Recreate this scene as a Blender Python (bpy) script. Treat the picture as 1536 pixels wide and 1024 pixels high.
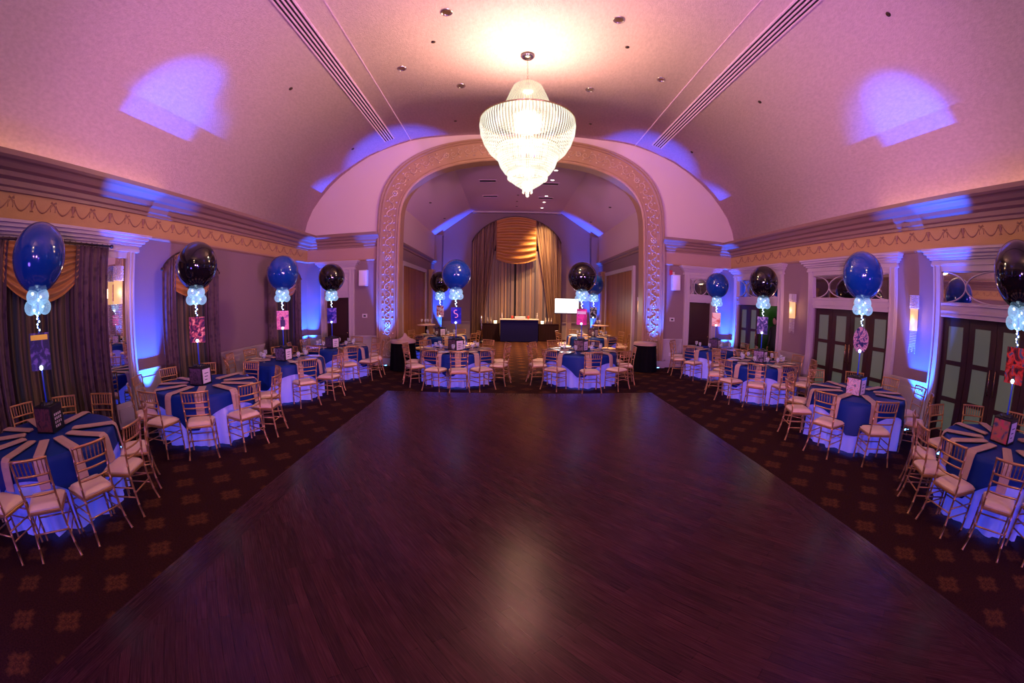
import bpy, bmesh, math, random
from math import sin, cos, pi, radians as R
from mathutils import Vector, Matrix
from mathutils.geometry import tessellate_polygon

for o in list(bpy.data.objects):
    bpy.data.objects.remove(o, do_unlink=True)
S = bpy.context.scene
COL = S.collection
random.seed(7)

# ------------------------------------------------------------------ camera (15 mm style fisheye, equidistant mapping)
cam_data = bpy.data.cameras.new('camera')
cam_data.type = 'PANO'
cam_data.panorama_type = 'FISHEYE_LENS_POLYNOMIAL'
cam_data.sensor_width = 36.0
cam_data.sensor_fit = 'HORIZONTAL'
cam_data.fisheye_fov = R(200)
cam_data.fisheye_polynomial_k0 = 0.0
cam_data.fisheye_polynomial_k1 = -(2 / 36.0) / 0.7697
cam_data.fisheye_polynomial_k2 = 0.0
cam_data.fisheye_polynomial_k3 = 0.0
cam_data.fisheye_polynomial_k4 = 0.0
cam_data.clip_start = 0.05
cam_data.clip_end = 100
cam = bpy.data.objects.new('camera', cam_data)
COL.objects.link(cam)
cam.location = (0, 0, 2.0)
PITCH, YAW, ROLL = R(-5.894), R(0.707), R(0.693)
cam.matrix_world = (Matrix.Translation((0, 0, 2.0)) @ Matrix.Rotation(-YAW, 4, 'Z')
                    @ Matrix.Rotation(R(90) + PITCH, 4, 'X') @ Matrix.Rotation(ROLL, 4, 'Z'))
S.camera = cam

# ------------------------------------------------------------------ colour management, world
S.view_settings.view_transform = 'Standard'
S.view_settings.look = 'None'
S.view_settings.gamma = 1.0
S.view_settings.use_curve_mapping = False
S.view_settings.exposure = 0.0
w = bpy.data.worlds.new('world')
S.world = w
w.use_nodes = True
w.node_tree.nodes['Background'].inputs[0].default_value = (0.05, 0.03, 0.12, 1)
w.node_tree.nodes['Background'].inputs[1].default_value = 0.1
S.cycles.max_bounces = 6
S.cycles.diffuse_bounces = 3
S.cycles.glossy_bounces = 3
S.cycles.transmission_bounces = 3
S.cycles.transparent_max_bounces = 6
S.cycles.sample_clamp_indirect = 3.0
S.cycles.caustics_reflective = False
S.cycles.caustics_refractive = False
S.cycles.use_denoising = True

# ------------------------------------------------------------------ lamps
def lamp(name, kind, loc, energy, color, target=None, size=0.1, angle=60, blend=0.5, sy=None, parent=None):
    d = bpy.data.lights.new(name, kind)
    d.energy = energy
    d.color = color
    if kind == 'AREA':
        d.shape = 'RECTANGLE' if sy else 'SQUARE'
        d.size = size
        if sy:
            d.size_y = sy
    else:
        d.shadow_soft_size = size
    if kind == 'SPOT':
        d.spot_size = R(angle)
        d.spot_blend = blend
    o = bpy.data.objects.new(name, d)
    COL.objects.link(o)
    o.location = loc
    if target is not None:
        v = Vector(target) - Vector(loc)
        o.rotation_euler = v.to_track_quat('-Z', 'Y').to_euler()
    return o

WARM = (1.0, 0.58, 0.35)
AMBER = (1.0, 0.52, 0.12)
BLUE = (0.01, 0.09, 1.0)
VIOLET = (0.22, 0.10, 1.0)
MAGENTA = (0.92, 0.34, 1.0)
XL, XR, YA, YB = -6.6, 7.5, 11.85, -10.0      # side walls, arch wall, wall behind the camera
XC = 0.45
YE = 20.5                                     # far wall beyond the arch
CH = (0.35, 7.4)                              # chandelier

CH2 = (0.35, -3.9)                            # its twin behind the camera
for cx_, cy_, k_ in ((CH[0], CH[1], 1.0), (CH2[0], CH2[1], 0.8)):
    lamp('chandelier_lamp', 'POINT', (cx_, cy_, 5.80), 1150 * k_, WARM, size=0.22)
    lamp('chandelier_lamp_low', 'POINT', (cx_, cy_, 4.0), 110 * k_, (1.0, 0.60, 0.34), size=0.35)
# unseen magenta and violet fill lamps added behind the camera, near the floor
for x_ in (-2.6, 3.5):
    lamp('magenta_fill', 'SPOT', (x_, -6.0, 1.6), 3300, MAGENTA, (XC - (x_ - XC) * 0.9, 8.5, 6.8), size=0.35, angle=64, blend=1.0)
    lamp('magenta_fill', 'SPOT', (XC + (x_ - XC) * 1.5, -4.0, 1.4), 4300, MAGENTA, (XC - (x_ - XC) * 2.0, 9.6, 5.7), size=0.35, angle=54, blend=1.0)
    lamp('violet_fill', 'POINT', (x_ * 1.2, -1.8, 0.7), 190, VIOLET, size=0.4)
# unseen amber strips added on the cornice ledge to warm the lower vault
for sx, x in ((-1, XL - 0.02), (1, XR + 0.02)):
    lo_ = lamp('amber_fill_strip', 'AREA', (x, -1.5, 4.20), 16, AMBER, size=0.06, sy=14)
    lo_.rotation_euler = (0, pi - sx * R(12), 0)
# blue uplights: (fixture position, aim, power, cone)
UPLIGHTS = [
    ((-6.25, 4.95, 0.10), (-6.60, 4.98, 1.8), 3200, 44),
    ((-5.50, 3.40, 0.10), (-6.25, 4.75, 5.8), 4200, 23),  # unseen fixture, added to cast the blue patch on the vault
    ((7.15, 4.16, 0.10), (7.50, 4.16, 1.8), 3200, 44),
    ((6.55, 2.98, 0.10), (7.25, 3.85, 5.7), 4500, 22),  # hidden fixture added for the vault patch on the door side
    ((-6.25, 11.45, 0.10), (-6.58, 11.8, 2.6), 5000, 36),
    ((7.15, 11.45, 0.10), (7.48, 11.8, 2.6), 5000, 36),
    ((-3.72, 11.38, 0.10), (-3.75, 11.73, 2.6), 3500, 34),
    ((4.60, 11.38, 0.10), (4.62, 11.73, 2.6), 3500, 34),
    ((-3.25, 19.75, 0.10), (-3.5, 20.25, 3.0), 5000, 40),
    ((4.15, 19.75, 0.10), (4.4, 20.25, 3.0), 5000, 40),
]
# downlights lit in the room beyond the arch
FAR_DOWN = [13.5, 14.68, 17.07, 18.2, 19.36]
for y in FAR_DOWN:
    lamp('far_spot_lamp', 'SPOT', (1.65, y, 6.62), 2000, (1.0, 0.55, 0.22), (1.5, y, 0), size=0.06, angle=75, blend=0.9)
for y in (14.2, 17.6):  # unseen spots without any fixture, across from the lit row
    lamp('far_spot_lamp', 'SPOT', (-0.83, y, 6.62), 1300, (1.0, 0.55, 0.22), (-0.9, y, 0), size=0.06, angle=75, blend=0.9)

lamp('curtain_wash', 'SPOT', (2.3, 18.9, 6.55), 700, (1.0, 0.62, 0.25), (1.6, 20.3, 4.9), size=0.06, angle=50, blend=0.9)

# ================================================================== helpers
def tag(o, label=None, cat=None, group=None, kind=None):
    if label: o['label'] = label
    if cat: o['category'] = cat
    if group: o['group'] = group
    if kind: o['kind'] = kind
    return o

def empty(name, loc=(0, 0, 0), rz=0.0, label=None, cat=None, group=None):
    o = bpy.data.objects.new(name, None)
    COL.objects.link(o)
    o.location = loc
    o.rotation_euler = (0, 0, rz)
    o.empty_display_size = 0.1
    return tag(o, label, cat, group)

class MB:
    """collects shapes into one mesh"""
    def __init__(s):
        s.v = []; s.f = []; s.smooth = []
    def add(s, verts, faces, smooth=False, M=None):
        b = len(s.v)
        if M is not None:
            verts = [M @ Vector(p) for p in verts]
        s.v += [tuple(p) for p in verts]
        s.f += [tuple(b + i for i in f) for f in faces]
        s.smooth += [smooth] * len(faces)
        return s
    def box(s, x0, x1, y0, y1, z0, z1, M=None):
        v = [(x0, y0, z0), (x1, y0, z0), (x1, y1, z0), (x0, y1, z0), (x0, y0, z1), (x1, y0, z1), (x1, y1, z1), (x0, y1, z1)]
        f = [(3, 2, 1, 0), (4, 5, 6, 7), (0, 1, 5, 4), (1, 2, 6, 5), (2, 3, 7, 6), (3, 0, 4, 7)]
        return s.add(v, f, False, M)
    def tube(s, pts, rad, n=8, cap=True, M=None, closed=False):
        pts = [Vector(p) for p in pts]
        if not isinstance(rad, (list, tuple)):
            rad = [rad] * len(pts)
        V = []; F = []
        prev = None
        m = len(pts)
        for i, p in enumerate(pts):
            if closed:
                t = pts[(i + 1) % m] - pts[i - 1]
            else:
                t = pts[min(i + 1, m - 1)] - pts[max(i - 1, 0)]
            t.normalize()
            if prev is None:
                a = Vector((1, 0, 0)) if abs(t.x) < 0.8 else Vector((0, 1, 0))
            else:
                a = prev
            u = (a - t * a.dot(t)).normalized()
            prev = u
            w_ = t.cross(u)
            for k in range(n):
                an = 2 * pi * k / n
                V.append(p + (u * cos(an) + w_ * sin(an)) * rad[i])
        rng = m if closed else m - 1
        for i in range(rng):
            for k in range(n):
                a = i * n + k; b = i * n + (k + 1) % n
                c = ((i + 1) % m) * n + (k + 1) % n; d = ((i + 1) % m) * n + k
                F.append((a, b, c, d))
        if cap and not closed:
            F.append(tuple(range(n - 1, -1, -1)))
            F.append(tuple((m - 1) * n + k for k in range(n)))
        return s.add(V, F, True, M)
    def lathe(s, prof, n=32, M=None, cap=False, wob=None):
        V = []; F = []
        m = len(prof)
        for (r, z) in prof:
            for k in range(n):
                a = 2 * pi * k / n
                rr = r if wob is None else r * (1 + wob(a, z))
                V.append((rr * cos(a), rr * sin(a), z))
        for i in range(m - 1):
            for k in range(n):
                F.append((i * n + k, i * n + (k + 1) % n, (i + 1) * n + (k + 1) % n, (i + 1) * n + k))
        if cap:
            F.append(tuple(range(n - 1, -1, -1)))
            F.append(tuple((m - 1) * n + k for k in range(n)))
        return s.add(V, F, True, M)
    def ball(s, c, rx, ry=None, rz=None, n=16, m=10):
        ry = ry or rx; rz = rz or rx
        V = [(c[0], c[1], c[2] - rz)]; F = []
        for i in range(1, m):
            th = pi * i / m
            for k in range(n):
                a = 2 * pi * k / n
                V.append((c[0] + rx * sin(th) * cos(a), c[1] + ry * sin(th) * sin(a), c[2] - rz * cos(th)))
        V.append((c[0], c[1], c[2] + rz))
        for k in range(n):
            F.append((0, 1 + (k + 1) % n, 1 + k))
        for i in range(m - 2):
            for k in range(n):
                a = 1 + i * n + k; b = 1 + i * n + (k + 1) % n
                F.append((a, b, b + n, a + n))
        l = len(V) - 1; b0 = 1 + (m - 2) * n
        for k in range(n):
            F.append((b0 + k, b0 + (k + 1) % n, l))
        return s.add(V, F, True)
    def grid(s, fn, nu, nv, smooth=True, flip=False, M=None):
        V = [fn(i / nu, j / nv) for j in range(nv + 1) for i in range(nu + 1)]
        F = []
        for j in range(nv):
            for i in range(nu):
                a = j * (nu + 1) + i
                q = (a, a + 1, a + nu + 2, a + nu + 1)
                F.append(q[::-1] if flip else q)
        return s.add(V, F, smooth, M)
    def prism(s, poly, axis, a0, a1, M=None):
        """poly: 2-D points; axis 'x','y','z' is the extrusion axis"""
        def P(p, a):
            return {'x': (a, p[0], p[1]), 'y': (p[0], a, p[1]), 'z': (p[0], p[1], a)}[axis]
        n = len(poly)
        V = [P(p, a0) for p in poly] + [P(p, a1) for p in poly]
        F = [(i, (i + 1) % n, n + (i + 1) % n, n + i) for i in range(n)]
        for t in tessellate_polygon([[Vector((p[0], p[1], 0)) for p in poly]]):
            F.append(tuple(t)); F.append(tuple(n + i for i in reversed(t)))
        return s.add(V, F, False, M)
    def build(s, name, mat, parent=None, loc=None, solid=None, bevel=None, fix=True):
        me = bpy.data.meshes.new(name)
        me.from_pydata(s.v, [], s.f)
        me.polygons.foreach_set('use_smooth', s.smooth)
        me.update()
        if fix:
            bm = bmesh.new(); bm.from_mesh(me)
            bmesh.ops.recalc_face_normals(bm, faces=bm.faces)
            bm.to_mesh(me); bm.free()
        me.materials.append(mat)
        o = bpy.data.objects.new(name, me)
        COL.objects.link(o)
        if parent is not None:
            o.parent = parent
        if loc is not None:
            o.location = loc
        if solid:
            md = o.modifiers.new('thickness', 'SOLIDIFY'); md.thickness = solid; md.offset = 0
        if bevel:
            md = o.modifiers.new('edge', 'BEVEL'); md.width = bevel; md.segments = 2; md.limit_method = 'ANGLE'
        return o

def copy_tree(o, parent=None):
    c = o.copy()
    COL.objects.link(c)
    if parent is not None:
        c.parent = parent
    for ch in list(o.children):
        copy_tree(ch, c)
    return c

def struct(name, mb, m, **k):
    return tag(mb.build(name, m, **k), kind='structure')

# ================================================================== materials
def mat(name, col, rough=0.6, metal=0.0, coat=0.0, spec=0.5, emis=None, es=0.0, bump=None, sheen=0.0, trans=0.0, alpha=1.0):
    m = bpy.data.materials.new(name)
    m.use_nodes = True
    nt = m.node_tree
    b = nt.nodes['Principled BSDF']
    b.inputs['Base Color'].default_value = (*col, 1)
    b.inputs['Roughness'].default_value = rough
    b.inputs['Metallic'].default_value = metal
    b.inputs['Coat Weight'].default_value = coat
    b.inputs['Coat Roughness'].default_value = 0.05
    b.inputs['Specular IOR Level'].default_value = spec
    b.inputs['Sheen Weight'].default_value = sheen
    b.inputs['Transmission Weight'].default_value = trans
    b.inputs['Alpha'].default_value = alpha
    if emis:
        b.inputs['Emission Color'].default_value = (*emis, 1)
        b.inputs['Emission Strength'].default_value = es
    if bump:
        scale, strength, detail = bump
        tc = nt.nodes.new('ShaderNodeTexCoord')
        nz = nt.nodes.new('ShaderNodeTexNoise')
        nz.inputs['Scale'].default_value = scale
        nz.inputs['Detail'].default_value = detail
        bp = nt.nodes.new('ShaderNodeBump')
        bp.inputs['Strength'].default_value = strength
        bp.inputs['Distance'].default_value = 0.02
        nt.links.new(tc.outputs['Object'], nz.inputs['Vector'])
        nt.links.new(nz.outputs['Fac'], bp.inputs['Height'])
        nt.links.new(bp.outputs['Normal'], b.inputs['Normal'])
    return m

def N(m, t, **kw):
    n = m.node_tree.nodes.new(t)
    for k, v in kw.items():
        setattr(n, k, v)
    return n
def L(m, a, b):
    m.node_tree.links.new(a, b)
def ramp(m, stops, interp='LINEAR'):
    r = N(m, 'ShaderNodeValToRGB')
    r.color_ramp.interpolation = interp
    e = r.color_ramp.elements
    e[0].position, e[0].color = stops[0][0], (*stops[0][1], 1)
    e[1].position, e[1].color = stops[-1][0], (*stops[-1][1], 1)
    for p, c in stops[1:-1]:
        x = e.new(p); x.color = (*c, 1)
    return r
def math_(m, op, a, b=None, c=None):
    n = N(m, 'ShaderNodeMath', operation=op)
    for i, v in enumerate((a, b, c)):
        if v is None: continue
        if isinstance(v, (int, float)):
            n.inputs[i].default_value = v
        else:
            L(m, v, n.inputs[i])
    return n.outputs[0]

def ceiling_mat():
    m = mat('ceiling_grasscloth', (0.72, 0.56, 0.56), 0.85)
    b = m.node_tree.nodes['Principled BSDF']
    tc = N(m, 'ShaderNodeTexCoord')
    mp = N(m, 'ShaderNodeMapping'); mp.inputs['Scale'].default_value = (7, 3, 7)
    nz = N(m, 'ShaderNodeTexNoise'); nz.inputs['Scale'].default_value = 3.5; nz.inputs['Detail'].default_value = 8
    L(m, tc.outputs['Object'], mp.inputs['Vector']); L(m, mp.outputs[0], nz.inputs['Vector'])
    r = ramp(m, [(0.3, (0.62, 0.44, 0.53)), (0.7, (0.74, 0.54, 0.63))])
    L(m, nz.outputs['Fac'], r.inputs['Fac']); L(m, r.outputs['Color'], b.inputs['Base Color'])
    n2 = N(m, 'ShaderNodeTexNoise'); n2.inputs['Scale'].default_value = 9; n2.inputs['Detail'].default_value = 6
    L(m, mp.outputs[0], n2.inputs['Vector'])
    bp = N(m, 'ShaderNodeBump'); bp.inputs['Strength'].default_value = 0.5; bp.inputs['Distance'].default_value = 0.02
    L(m, n2.outputs['Fac'], bp.inputs['Height']); L(m, bp.outputs['Normal'], b.inputs['Normal'])
    return m

def carpet_mat():
    """dark red-brown carpet, ochre flower medallions on a staggered grid"""
    m = mat('carpet_medallions', (0.03, 0.01, 0.01), 0.95, spec=0.1)
    b = m.node_tree.nodes['Principled BSDF']
    tc = N(m, 'ShaderNodeTexCoord')
    sp = N(m, 'ShaderNodeSeparateXYZ'); L(m, tc.outputs['Object'], sp.inputs[0])
    X, Y = sp.outputs[0], sp.outputs[1]
    PX, PY = 0.76, 0.60
    dists = []
    for ox, oy in ((3.50, 5.20), (3.50 + PX / 2, 5.20 + PY / 2)):
        fx = math_(m, 'WRAP', math_(m, 'SUBTRACT', X, ox), PX / 2, -PX / 2)
        fy = math_(m, 'WRAP', math_(m, 'SUBTRACT', Y, oy), PY / 2, -PY / 2)
        r = math_(m, 'SQRT', math_(m, 'ADD', math_(m, 'MULTIPLY', fx, fx), math_(m, 'MULTIPLY', fy, fy)))
        an = math_(m, 'ARCTAN2', fy, fx)
        pet = math_(m, 'ADD', math_(m, 'MULTIPLY', math_(m, 'COSINE', math_(m, 'MULTIPLY', an, 4.0)), -0.022), math_(m, 'MULTIPLY', math_(m, 'COSINE', math_(m, 'MULTIPLY', an, 12.0)), 0.010))
        dists.append(math_(m, 'ADD', r, pet))
    d = math_(m, 'MINIMUM', dists[0], dists[1])
    rr = ramp(m, [(0.0, (0.0765, 0.0266, 0.0102)), (0.04, (0.0408, 0.0122, 0.0082)), (0.07, (0.0867, 0.0286, 0.0112)), (0.105, (0.0561, 0.0184, 0.0082)), (0.135, (0.0245, 0.0061, 0.0054)), (1.0, (0.0204, 0.0052, 0.0047))])
    L(m, d, rr.inputs['Fac'])
    nz = N(m, 'ShaderNodeTexNoise'); nz.inputs['Scale'].default_value = 60; nz.inputs['Detail'].default_value = 3
    L(m, tc.outputs['Object'], nz.inputs['Vector'])
    mx = N(m, 'ShaderNodeMix', data_type='RGBA', blend_type='MULTIPLY'); mx.inputs[0].default_value = 0.7
    L(m, rr.outputs['Color'], mx.inputs[6])
    r2 = ramp(m, [(0.35, (0.45, 0.45, 0.45)), (0.65, (1.4, 1.4, 1.4))])
    L(m, nz.outputs['Fac'], r2.inputs['Fac']); L(m, r2.outputs['Color'], mx.inputs[7])
    L(m, mx.outputs[2], b.inputs['Base Color'])
    bp = N(m, 'ShaderNodeBump'); bp.inputs['Strength'].default_value = 0.4; bp.inputs['Distance'].default_value = 0.01
    L(m, nz.outputs['Fac'], bp.inputs['Height']); L(m, bp.outputs['Normal'], b.inputs['Normal'])
    return m

def wood_floor(name, ang, dark=1.0):
    m = mat(name, (0.05, 0.02, 0.015), 0.3, spec=0.17)
    b = m.node_tree.nodes['Principled BSDF']
    b.inputs['Specular Tint'].default_value = (0.95, 0.6, 0.75, 1)
    tc = N(m, 'ShaderNodeTexCoord')
    mp = N(m, 'ShaderNodeMapping'); mp.inputs['Rotation'].default_value = (0, 0, R(ang))
    L(m, tc.outputs['Object'], mp.inputs['Vector'])
    br = N(m, 'ShaderNodeTexBrick')
    br.offset = 0.37; br.inputs['Scale'].default_value = 1.0
    br.inputs['Brick Width'].default_value = 1.15; br.inputs['Row Height'].default_value = 0.085
    br.inputs['Mortar Size'].default_value = 0.0016
    br.inputs['Color1'].default_value = (0.050 * dark, 0.014 * dark, 0.022 * dark, 1)
    br.inputs['Color2'].default_value = (0.028 * dark, 0.009 * dark, 0.014 * dark, 1)
    br.inputs['Mortar'].default_value = (0.006, 0.003, 0.003, 1)
    L(m, mp.outputs[0], br.inputs['Vector'])
    m2 = N(m, 'ShaderNodeMapping'); m2.inputs['Scale'].default_value = (1.2, 45, 1)
    L(m, mp.outputs[0], m2.inputs['Vector'])
    nz = N(m, 'ShaderNodeTexNoise'); nz.inputs['Scale'].default_value = 3; nz.inputs['Detail'].default_value = 5
    L(m, m2.outputs[0], nz.inputs['Vector'])
    r2 = ramp(m, [(0.3, (0.55, 0.55, 0.55)), (0.7, (1.5, 1.4, 1.4))])
    L(m, nz.outputs['Fac'], r2.inputs['Fac'])
    mx = N(m, 'ShaderNodeMix', data_type='RGBA', blend_type='MULTIPLY'); mx.inputs[0].default_value = 0.8
    L(m, br.outputs['Color'], mx.inputs[6]); L(m, r2.outputs['Color'], mx.inputs[7])
    L(m, mx.outputs[2], b.inputs['Base Color'])
    r3 = ramp(m, [(0.3, (0.22, 0.22, 0.22)), (0.75, (0.33, 0.33, 0.33))])
    L(m, nz.outputs['Fac'], r3.inputs['Fac']); L(m, r3.outputs['Color'], b.inputs['Roughness'])
    bp = N(m, 'ShaderNodeBump'); bp.inputs['Strength'].default_value = 0.12; bp.inputs['Distance'].default_value = 0.004
    L(m, nz.outputs['Fac'], bp.inputs['Height']); L(m, bp.outputs['Normal'], b.inputs['Normal'])
    return m

def stripe_cloth(name, cols, scale, rough=0.8, axis=0, noise=0.3):
    """cloth with irregular vertical stripes"""
    m = mat(name, cols[0], rough, spec=0.25)
    b = m.node_tree.nodes['Principled BSDF']
    tc = N(m, 'ShaderNodeTexCoord')
    mp = N(m, 'ShaderNodeMapping')
    sc = [0.02, 0.02, 0.02]; sc[axis] = scale
    mp.inputs['Scale'].default_value = sc
    L(m, tc.outputs['Object'], mp.inputs['Vector'])
    nz = N(m, 'ShaderNodeTexNoise'); nz.inputs['Scale'].default_value = 1.0; nz.inputs['Detail'].default_value = 2
    L(m, mp.outputs[0], nz.inputs['Vector'])
    k = len(cols)
    r = ramp(m, [(0.40 + 0.20 * i / (k - 1), c) for i, c in enumerate(cols)])
    L(m, nz.outputs['Fac'], r.inputs['Fac']); L(m, r.outputs['Color'], b.inputs['Base Color'])
    return m

def damask(name, c1, c2, scale=9):
    m = mat(name, c1, 0.6, spec=0.3)
    b = m.node_tree.nodes['Principled BSDF']
    tc = N(m, 'ShaderNodeTexCoord')
    vo = N(m, 'ShaderNodeTexVoronoi'); vo.inputs['Scale'].default_value = scale
    nz = N(m, 'ShaderNodeTexNoise'); nz.inputs['Scale'].default_value = scale * 2.2; nz.inputs['Detail'].default_value = 4
    L(m, tc.outputs['Object'], vo.inputs['Vector']); L(m, tc.outputs['Object'], nz.inputs['Vector'])
    s = math_(m, 'ADD', math_(m, 'MULTIPLY', vo.outputs['Distance'], 0.7), math_(m, 'MULTIPLY', nz.outputs['Fac'], 0.6))
    r = ramp(m, [(0.42, c1), (0.62, c2)])
    L(m, s, r.inputs['Fac']); L(m, r.outputs['Color'], b.inputs['Base Color'])
    return m

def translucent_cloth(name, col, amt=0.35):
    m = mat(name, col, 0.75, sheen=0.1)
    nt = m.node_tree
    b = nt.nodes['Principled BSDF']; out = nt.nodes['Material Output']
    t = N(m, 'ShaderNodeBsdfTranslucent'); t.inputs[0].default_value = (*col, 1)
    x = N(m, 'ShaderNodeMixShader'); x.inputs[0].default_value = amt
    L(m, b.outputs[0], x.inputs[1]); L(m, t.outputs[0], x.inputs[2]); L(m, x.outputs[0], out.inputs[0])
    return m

def glassy(name, col, tr=0.8, rough=0.05, emis=None, es=0.0):
    """thin clear shell: mostly see-through, glossy on top"""
    m = mat(name, col, rough, emis=emis, es=es)
    nt = m.node_tree
    b = nt.nodes['Principled BSDF']; out = nt.nodes['Material Output']
    t = N(m, 'ShaderNodeBsdfTransparent'); t.inputs[0].default_value = (0.97, 0.97, 0.99, 1)
    x = N(m, 'ShaderNodeMixShader')
    lw = N(m, 'ShaderNodeLayerWeight'); lw.inputs['Blend'].default_value = 0.35
    f = math_(m, 'ADD', math_(m, 'MULTIPLY', lw.outputs['Facing'], tr * 0.9), 1 - tr)
    f = math_(m, 'MINIMUM', f, 0.95)
    L(m, f, x.inputs[0]); L(m, t.outputs[0], x.inputs[1]); L(m, b.outputs[0], x.inputs[2]); L(m, x.outputs[0], out.inputs[0])
    return m

def crystal_mat(name, col, es, clear):
    """lit crystal strands: bright beads with gaps between the strands"""
    m = bpy.data.materials.new(name); m.use_nodes = True
    m.cycles.emission_sampling = 'NONE'
    nt = m.node_tree
    for n in list(nt.nodes):
        if n.type == 'BSDF_PRINCIPLED': nt.nodes.remove(n)
    out = nt.nodes['Material Output']
    e = N(m, 'ShaderNodeEmission')
    g = N(m, 'ShaderNodeBsdfGlossy'); g.inputs['Roughness'].default_value = 0.15
    t = N(m, 'ShaderNodeBsdfTransparent')
    tc = N(m, 'ShaderNodeTexCoord'); sp = N(m, 'ShaderNodeSeparateXYZ')
    L(m, tc.outputs['Object'], sp.inputs[0])
    an = math_(m, 'ARCTAN2', sp.outputs[1], sp.outputs[0])
    st = math_(m, 'SINE', math_(m, 'MULTIPLY', an, 96.0))
    bd = math_(m, 'SINE', math_(m, 'MULTIPLY', sp.outputs[2], 160.0))
    nz = N(m, 'ShaderNodeTexNoise'); nz.inputs['Scale'].default_value = 4.0
    L(m, tc.outputs['Object'], nz.inputs['Vector'])
    k = math_(m, 'ADD', math_(m, 'MULTIPLY', st, 0.28), math_(m, 'MULTIPLY', bd, 0.18))
    k = math_(m, 'ADD', k, nz.outputs['Fac'])
    r = ramp(m, [(0.25, tuple(c * 0.55 for c in col)), (0.75, tuple(min(1, c * 1.2) for c in col))])
    L(m, k, r.inputs['Fac']); L(m, r.outputs['Color'], e.inputs['Color']); e.inputs['Strength'].default_value = es
    a = N(m, 'ShaderNodeAddShader'); L(m, e.outputs[0], a.inputs[0]); L(m, g.outputs[0], a.inputs[1])
    g.inputs['Color'].default_value = (0.25, 0.24, 0.22, 1)
    x = N(m, 'ShaderNodeMixShader')
    fac = math_(m, 'GREATER_THAN', st, 2 * clear - 1)
    fac = math_(m, 'ADD', math_(m, 'MULTIPLY', fac, 0.75), 0.2)
    L(m, fac, x.inputs[0]); L(m, t.outputs[0], x.inputs[1]); L(m, a.outputs[0], x.inputs[2]); L(m, x.outputs[0], out.inputs[0])
    return m

def glow(name, col, es, sample=False):
    m = mat(name, col, 0.5, emis=col, es=es)
    if not sample:
        m.cycles.emission_sampling = 'NONE'
    return m

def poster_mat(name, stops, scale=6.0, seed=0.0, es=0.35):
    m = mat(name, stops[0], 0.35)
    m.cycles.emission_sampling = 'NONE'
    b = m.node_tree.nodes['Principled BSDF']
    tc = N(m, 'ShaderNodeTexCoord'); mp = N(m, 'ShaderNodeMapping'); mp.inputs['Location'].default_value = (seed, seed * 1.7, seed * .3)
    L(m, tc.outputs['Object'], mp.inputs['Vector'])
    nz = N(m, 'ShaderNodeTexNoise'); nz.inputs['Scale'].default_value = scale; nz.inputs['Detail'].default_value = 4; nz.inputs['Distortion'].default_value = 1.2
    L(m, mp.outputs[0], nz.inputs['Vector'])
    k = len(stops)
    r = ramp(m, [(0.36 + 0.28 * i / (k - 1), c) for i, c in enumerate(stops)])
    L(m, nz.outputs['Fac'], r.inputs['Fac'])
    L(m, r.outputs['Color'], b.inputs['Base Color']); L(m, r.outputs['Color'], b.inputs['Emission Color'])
    b.inputs['Emission Strength'].default_value = es * 0.45  # the LED's light on the print is put in as emission
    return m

M_ceil = ceiling_mat()
M_far_ceil = mat('far_ceiling_paint', (0.64, 0.46, 0.58), 0.85, bump=(30, 0.1, 3))
M_wall = mat('mauve_wall_paint', (0.215, 0.135, 0.15), 0.7, bump=(60, 0.08, 3))
M_wall_pale = mat('pale_upper_wall', (0.60, 0.45, 0.44), 0.75, bump=(40, 0.1, 3))
M_frieze = mat('gold_frieze_paper', (0.46, 0.27, 0.10), 0.6, bump=(50, 0.25, 5))
M_frieze_far = mat('rose_frieze_paper', (0.40, 0.24, 0.20), 0.6, bump=(50, 0.25, 5))
M_garland = mat('garland_stencil', (0.30, 0.15, 0.08), 0.6)
M_trim = mat('trim_cream', (0.46, 0.37, 0.40), 0.45)
M_wains = mat('wainscot_cream', (0.40, 0.31, 0.29), 0.5)
M_corn = mat('cornice_taupe', (0.24, 0.14, 0.11), 0.45)
M_arch = mat('arch_gilt_plaster', (0.40, 0.235, 0.15), 0.42, metal=0.2, bump=(30, 0.1, 3))
M_relief = mat('arch_relief_plaster', (0.54, 0.36, 0.27), 0.33, metal=0.35)
M_carpet = carpet_mat()
M_dance = wood_floor('dance_floor_wood', 52)
M_border = wood_floor('dance_floor_border_wood', 90, 0.8)
M_dark_wood = mat('dark_door_wood', (0.035, 0.012, 0.010), 0.35, bump=(20, 0.05, 3))
M_panel_wood = stripe_cloth('folding_wall_veneer', [(0.20, 0.075, 0.02), (0.30, 0.12, 0.03), (0.24, 0.09, 0.025)], 2.5, 0.5, axis=1)
M_frost = mat('frosted_pane', (0.09, 0.10, 0.08), 0.35, emis=(0.5, 0.58, 0.45), es=0.075)  # faint emission stands in for light from behind the glass
M_mirror = mat('mirror_glass', (0.75, 0.75, 0.78), 0.02, metal=1.0)
M_gold = mat('gold_chair_lacquer', (0.56, 0.29, 0.12), 0.28, metal=0.65)
M_cush = mat('ivory_cushion', (0.80, 0.57, 0.42), 0.5, sheen=0.2, bump=(8, 0.15, 2))
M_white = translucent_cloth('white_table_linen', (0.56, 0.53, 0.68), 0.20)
M_blue = mat('royal_blue_satin', (0.002, 0.022, 0.20), 0.5, spec=0.2)
M_nap = mat('blush_napkin', (0.44, 0.28, 0.25), 0.7, bump=(60, 0.15, 2))
M_plate = mat('ivory_china', (0.75, 0.60, 0.42), 0.2, coat=0.4)
M_glass = glassy('clear_glass', (0.75, 0.78, 0.85), 0.85, 0.04)
M_bal_b = mat('blue_balloon_latex', (0.002, 0.040, 0.24), 0.12, coat=0.6)
M_bal_k = mat('black_balloon_latex', (0.004, 0.003, 0.005), 0.08, coat=0.6)
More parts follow.
